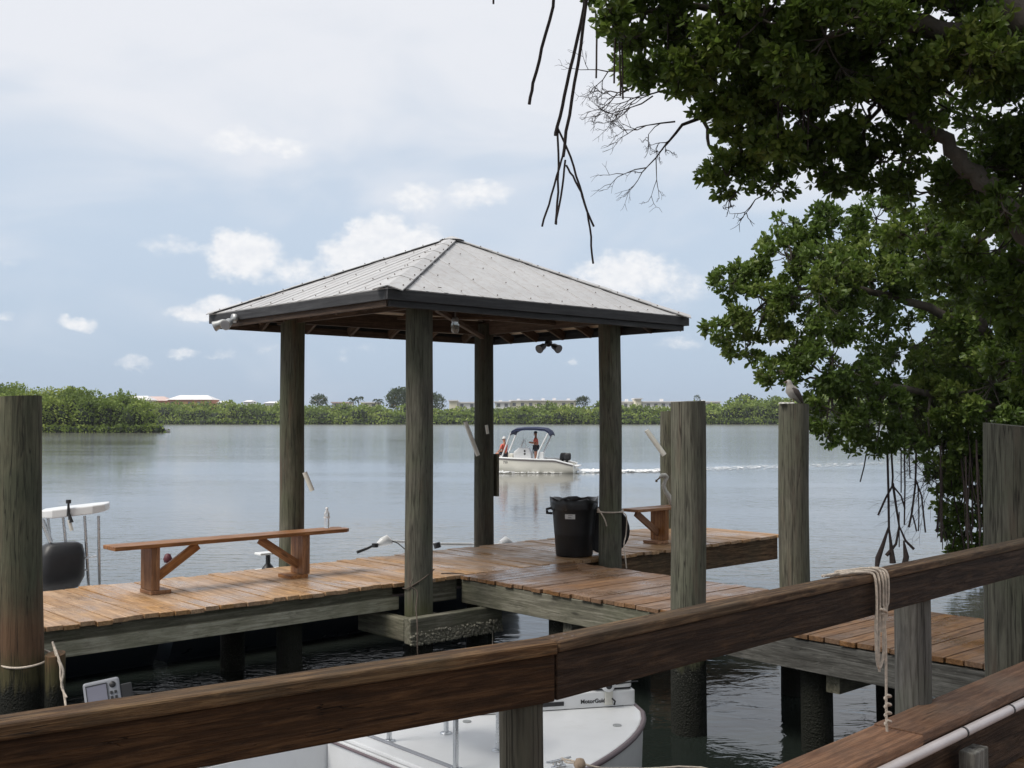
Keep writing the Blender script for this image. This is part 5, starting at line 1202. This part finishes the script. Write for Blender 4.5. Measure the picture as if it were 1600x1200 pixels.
Abl = [(968, 50, 8.5, .24, .8), (950, 15, 8.3, .15, .8), (1010, 20, 8.8, .40, 1.1), (1050, 90, 9, .42, 1.1), (1000, 110, 9.3, .25, .6), (1110, 60, 8.6, .5, 1.1), (1130, 140, 9, .38, 1), (1190, 30, 8.3, .55, 1.2), (1200, 120, 8.8, .5, 1.2),
    (1175, 200, 9.2, .32, 1), (1135, 275, 9.4, .24, .9), (1185, 255, 9.5, .30, .9), (1160, 235, 9.3, .25, .9), (1215, 285, 9.6, .18, .6), (1255, 180, 8.8, .5, 1.2), (1290, 60, 8.2, .6, 1.2), (1290, 240, 9, .32, 1.1), (1320, 280, 9.1, .2, .9), (1340, 150, 8.8, .55, 1.1), (1355, 270, 9.2, .26, .9),
    (1400, 60, 8.4, .6, 1.2), (1450, 200, 8.5, .16, 1), (1570, 330, 8.4, .25, 1), (1520, 80, 8.0, .3, 1), (1420, 120, 8.5, .3, 1), (1410, 250, 9, .30, .7), (1450, 300, 9.2, .35, .9), (1490, 150, 9.6, .40, .3), (1540, 50, 8.4, .6, 1.1), (1560, 190, 9.3, .5, .5), (1530, 290, 9, .4, .7), (1600, 290, 9, .5, 1), (1640, 120, 8.5, .7, 1), (1560, 390, 9.6, .42, 1.), (1620, 450, 9.4, .5, 1),
    (1440, 380, 10.5, .42, .9), (1500, 430, 10.5, .4, .8), (1600, 560, 10, .4, .8),
    (980, -60, 8.6, .5, 1), (1080, -90, 8.8, .6, 1), (1200, -110, 8.5, .7, 1), (1350, -120, 8.6, .8, 1), (1500, -120, 8.6, .8, 1), (1680, -60, 8.6, .9, 1), (1720, 250, 9, .8, 1), (1720, 500, 9.5, .8, 1), (1150, -260, 8.0, .8, .8), (1400, -300, 8.2, .9, .8), (1650, -300, 8.4, .9, .8)]
blobsA = [(X(px, py, Y), r, f) for (px, py, Y, r, f) in Abl]
# unseen canopy added over and behind the camera to shade rail and near water
for i in range(12):
    x = random.uniform(-1.5, 7.5); y = random.uniform(-3.5, 6.0); z = random.uniform(5.6, 7.4)
    if y > 1.5 and (x-0.2)/max(y, .1) < .30 and z < 2.4+y*.5: z = 2.6+y*.62+1
    blobsA.append((Vector((x, y, z)), random.uniform(.7, 1.0), .55))
for i in range(20):
    x = random.uniform(-6, 2.5); y = random.uniform(1.5, 6.8); r = random.uniform(.7, .95)
    blobsA.append((Vector((x, y, max(random.uniform(5.6, 6.8), 2.4+.41*y+r+.15))), r, .55))
baseA = Vector((6.6, 9.3, 0))
tpA = [([baseA+Vector((.2, .2, -1)), baseA+Vector((0, 0, 1.2)), baseA+Vector((-.5, -.1, 2.6)), X(1800, 470, 9.1), X(1640, 400, 8.9), X(1590, 345, 8.8), X(1555, 305, 8.7), X(1515, 262, 8.7), X(1480, 222, 8.7), X(1400, 165, 8.8), X(1300, 120, 9.1)], .15, .035),
       ([X(1800, 470, 9.3), X(1790, 250, 8.7), X(1640, 90, 8.3), X(1590, 30, 8.2), X(1540, -80, 8.1)], .16, .12),
       ([X(1610, 60, 8.25), X(1510, 62, 8.3), X(1440, 40, 8.3), X(1330, 20, 8.4), X(1180, -30, 8.5)], .10, .05),
       ([X(1440, 40, 8.6), X(1350, 35, 8.6), X(1250, 20, 8.7), X(1130, 15, 8.8), X(1050, 5, 8.8), X(960, 35, 8.7)], .06, .012),
       ([X(1540, -80, 8.6), X(1400, -250, 7.), X(900, -500, 6.2), Vector((.6, 5., 6.4)), Vector((-2.5, 4.5, 6.6)), Vector((-5.5, 4, 6.5))], .13, .03),
       ([X(1300, 120, 9.3), X(1200, 155, 9.3), X(1130, 170, 9.3), X(1100, 190, 9.3)], .03, .012)]
gA, BA = mangrove('mangrove_tree', 'large dark mangrove overhanging from the upper right with thick grey limbs', baseA, tpA, blobsA, .070, 1900, M['leafA'], k=5)
# bare twigs below the left end of the crown
m = MB()
def bare(p, d, L, depth, r):
    q = p+d*L; mid = p.lerp(q, .5)+Vector((0, 0, random.uniform(-.02, .02))); m.tube([p-BA, mid-BA, q-BA], [r, r*.85, r*.6], 4, cap=False)
    if depth > 0:
        for k_ in range(random.choice((2, 3))):
            dd = (d+Vector((random.uniform(-.75, .75), random.uniform(-.4, .4), random.uniform(-.75, .75)))).normalized(); bare(q if k_ < 2 else mid, dd, L*random.uniform(.55, .85), depth-1, r*.68)
m.tube([X(1125, 175, 9.3)-BA, X(1090, 186, 9.3)-BA, X(1066, 195, 9.3)-BA, X(1056, 208, 9.28)-BA, X(1040, 227, 9.25)-BA], [.018, .016, .014, .012, .009], 6)
m.build('bare_twig', M['root'], gA)
for (A_, B_, dp) in [((1058, 205), (1040, 225), 4), ((1040, 226), (1010, 262), 4), ((1055, 190), (1010, 196), 4), ((1000, 130), (965, 145), 4), ((985, 100), (950, 112), 4), ((1020, 150), (985, 168), 4), ((1210, 290), (1180, 312), 3), ((1150, 300), (1140, 312), 3), ((1040, 140), (1000, 150), 4), ((1490, 150), (1440, 130), 4), ((1480, 170), (1400, 120), 4), ((1500, 120), (1450, 150), 4)]:
    m = MB(); p, q = X(*A_, 9.25), X(*B_, 9.25); bare(p, (q-p).normalized(), (q-p).length, dp, .009); m.build('bare_twig', M['root'], gA)
def aroot(label, pts, r, parent, B_):
    m = MB(); m.cs = True
    for (pa, rr) in pts:
        q = [X(*p)-B_ for p in pa]; out = []
        for i in range(len(q)-1):
            for k_ in range(3): out.append(q[i].lerp(q[i+1], k_/3)+Vector((random.uniform(-.003, .003), 0, 0)))
        out.append(q[-1]); m.tube(out, rr, 7)
    return m.build('aerial_root', M['root'], parent)
Yr = 6.2
aroot('', [([(871, -60, Yr), (864, 10, Yr), (847, 75, Yr), (833, 130, Yr), (827, 163, Yr)], .0095)], .01, gA, BA)
aroot('', [([(922, -80, Yr), (913, 10, Yr), (895, 90, Yr), (882, 150, Yr), (871, 198, Yr), (868, 212, Yr)], .010), ([(871, 198, Yr), (873, 240, Yr), (872, 300, Yr), (868, 350, Yr)], .0065),
   ([(872, 200, Yr), (892, 245, Yr), (905, 290, Yr), (918, 330, Yr), (928, 354, Yr)], .0065), ([(908, 300, Yr), (918, 330, Yr), (923, 370, Yr), (927, 412, Yr)], .006)], .01, gA, BA)
aroot('', [([(926, -80, Yr-.1), (912, 40, Yr-.1), (898, 130, Yr-.1), (885, 205, Yr-.1), (880, 245, Yr-.1)], .0095), ([(881, 238, Yr-.1), (870, 275, Yr-.1), (857, 320, Yr-.1), (847, 354, Yr-.1)], .006),
   ([(884, 250, Yr-.1), (879, 290, Yr-.1), (870, 340, Yr-.1), (869, 351, Yr-.1)], .006), ([(884, 258, Yr-.1), (895, 275, Yr-.1), (908, 300, Yr-.1), (915, 322, Yr-.1)], .006)], .01, gA, BA)
aroot('', [([(771, -30, Yr), (771, 6, Yr)], .006)], .01, gA, BA)
for (px, y0_, y1_) in [(931, 60, 122), (961, 40, 130), (971, 80, 155), (1043, 50, 128), (968, 100, 150), (1165, 0, 60), (1215, 150, 215), (1222, 120, 210), (1257, 150, 205), (1262, 160, 235), (1424, 75, 195), (1250, 60, 150)]:
    aroot('', [([(px, y0_-40, 8.6), (px+1, y0_, 8.6), (px+random.uniform(-3, 3), y1_, 8.6)], .008)], .01, gA, BA)
# second mangrove further out, brighter
Bbl = [(1140, 440, 17, .38, .8), (1165, 430, 17, .3, .9), (1190, 480, 17, .6, 1.1), (1125, 515, 17, .33, .8), (1165, 545, 17, .35, .8), (1230, 400, 17, .55, 1), (1225, 348, 17.2, .22, .5), (1265, 365, 17.2, .35, .8), (1300, 360, 17.3, .55, 1), (1280, 450, 16.5, .8, 1.1), (1215, 580, 16.6, .38, .9), (1240, 545, 16.8, .45, 1), (1300, 560, 16.5, .7, 1),
    (1360, 430, 17, .8, 1.1), (1360, 640, 17, .65, 1.2), (1300, 640, 16.5, .5, 1.1), (1290, 680, 16.5, .25, .9), (1430, 540, 17.5, .7, .5), (1370, 340, 17, .45, 1), (1440, 400, 17, .8, 1.1), (1460, 640, 17.5, .7, 1.2), (1540, 350, 17, .8, 1.1), (1550, 480, 17, .85, 1.1), (1550, 600, 17, .9, 1.3), (1410, 690, 16.8, .32, 1), (1340, 695, 16.8, .22, .9), (1370, 700, 16.8, .2, .8),
    (1620, 420, 17, .9, 1.1), (1640, 580, 17, .9, 1.2), (1535, 700, 17.6, .5, 1.2), (1580, 720, 17.5, .6, 1.2), (1500, 745, 17.5, .38, 1), (1490, 690, 17.4, .4, 1.1), (1515, 850, 17.9, .3, .9), (1480, 780, 17.6, .28, 1), (1462, 745, 17.5, .16, .9), (1500, 825, 17.8, .3, 1.1), (1470, 700, 17.3, .35, 1.1), (1450, 720, 17.2, .2, .9), (1530, 870, 18.2, .3, 1), (1505, 868, 18.0, .25, 1), (1560, 885, 18.2, .4, 1.1), (1482, 812, 17.7, .16, .9), (1520, 740, 17.8, .5, 1.1), (1520, 790, 17.8, .38, .9), (1585, 800, 17.8, .6, 1.1), (1640, 750, 17.5, .8, 1), (1470, 740, 17.4, .18, .7), (1560, 850, 18, .3, .9),
    (1400, 590, 18.5, .7, 1.1), (1500, 560, 19, .9, 1.1), (1340, 500, 18.5, .7, .8), (1500, 450, 19, .9, 1), (1600, 650, 19, 1., 1.2), (1440, 670, 18.8, .5, 1.1), (1720, 450, 17, 1., 1), (1740, 650, 17, 1., 1), (1700, 300, 17, 1., 1), (1600, 540, 20.5, 1.2, 1.2), (1480, 610, 20, .8, 1.1)]
blobsB = [(X(px, py, Y), r, f) for (px, py, Y, r, f) in Bbl]
baseB = X(1640, 890, 17.8); baseB.z = 0.
tpB = [([baseB+Vector((0, 0, -.6)), baseB+Vector((-.1, 0, 1)), X(1600, 640, 17.6), X(1540, 520, 17.3), X(1420, 470, 17.2), X(1300, 440, 17), X(1200, 470, 17)], .15, .02),
       ([X(1600, 640, 17.6), X(1480, 620, 17.4), X(1380, 600, 17), X(1300, 590, 16.8)], .08, .02), ([X(1540, 520, 17.3), X(1500, 400, 17.2), X(1400, 350, 17)], .07, .02),
       ([X(1600, 640, 17.6), X(1640, 480, 17.4), X(1600, 380, 17.2)], .08, .03), ([X(1700, 880, 17.8), X(1620, 760, 17.8), X(1540, 700, 17.7)], .06, .02)]
gB, BB = mangrove('mangrove_tree', 'bright green mangrove further out, reaching left above the bird piling with roots in the water', baseB, tpB, blobsB, .090, 1000, M['leafB'], twig=.005, k=6)
def prop(paths):
    m = MB(); m.cs = True
    for pa, r_ in paths:
        q = [X(*p)-BB for p in pa]; m.tube(q, r_, 6)
    m.build('prop_root', M['root'], gB)
Y = 17.2
prop([([(1386, 690, Y), (1388, 760, Y), (1389, 825, Y)], .018), ([(1389, 822, Y), (1380, 850, Y), (1372, 872, Y), (1368, 900, Y)], [.014, .03, .045, .02]), ([(1389, 825, Y), (1392, 850, Y), (1395, 880, Y)], [.015, .025, .05])])
prop([([(1392, 690, Y), (1395, 745, Y), (1394, 760, Y), (1384, 778, Y), (1372, 805, Y)], .016), ([(1395, 755, Y), (1400, 790, Y), (1405, 822, Y), (1400, 850, Y), (1385, 868, Y)], [.02, .018, .016, .02, .03]), ([(1396, 760, Y), (1408, 775, Y), (1414, 795, Y)], .013)])
prop([([(1405, 822, Y), (1415, 845, Y), (1428, 858, Y)], [.012, .018, .022]), ([(1412, 845, Y), (1416, 870, Y), (1412, 890, Y)], [.012, .045, .05]), ([(1405, 800, Y), (1405, 855, Y)], .009)])
prop([([(1413, 700, Y), (1414, 760, Y), (1413, 820, Y)], .012), ([(1408, 700, Y), (1408, 770, Y)], .010), ([(1420, 700, Y), (1422, 748, Y)], .009)])
prop([([(1432, 680, Y), (1431, 735, Y), (1430, 760, Y), (1425, 800, Y), (1420, 824, Y)], .016), ([(1431, 750, Y), (1440, 775, Y), (1446, 832, Y)], .013), ([(1434, 755, Y), (1436, 800, Y), (1435, 830, Y)], .010), ([(1426, 805, Y), (1430, 820, Y), (1432, 830, Y)], .012)])
prop([([(1355, 700, Y), (1350, 730, Y), (1344, 753, Y)], .010)])
for i in range(46):
    px = random.uniform(1450, 1600); yb = random.uniform(820, 885); x2_ = px+random.uniform(-30, 30); Yq = random.uniform(16.8, 18.6)
    prop([([(px, random.uniform(640, 720), Yq), (px+(x2_-px)*.3, 760, Yq), (x2_, yb, Yq)], random.uniform(.007, .016))])
_B = BA; BA = BB
for (A_, B_) in [((1500, 690), (1450, 715)), ((1500, 720), (1440, 700)), ((1480, 690), (1440, 680)), ((1510, 750), (1460, 720)), ((1500, 670), (1460, 750)), ((1470, 760), (1440, 740))]:
    m = MB(); p, q = X(*A_, 17.3), X(*B_, 17.3); bare(p, (q-p).normalized(), (q-p).length*.8, 4, .010); m.build('bare_twig', M['root'], gB)
BA = _B
hm = bpy.data.materials.new('haze'); hm.use_nodes = True; t = NT(hm.node_tree); t.n.clear()
pv = t.new('ShaderNodeVolumePrincipled'); pv.inputs['Color'].default_value = (.92, .95, 1, 1); pv.inputs['Density'].default_value = .00016; pv.inputs['Anisotropy'].default_value = .2
ho = t.new('ShaderNodeOutputMaterial'); t.l.new(pv.outputs[0], ho.inputs['Volume'])
m = MB(); m.bb(-2600, 2600, -100, 3100, WZ-2.0, 30); m.build('haze', hm, kind='stuff')
print('objects', len(bpy.data.objects))
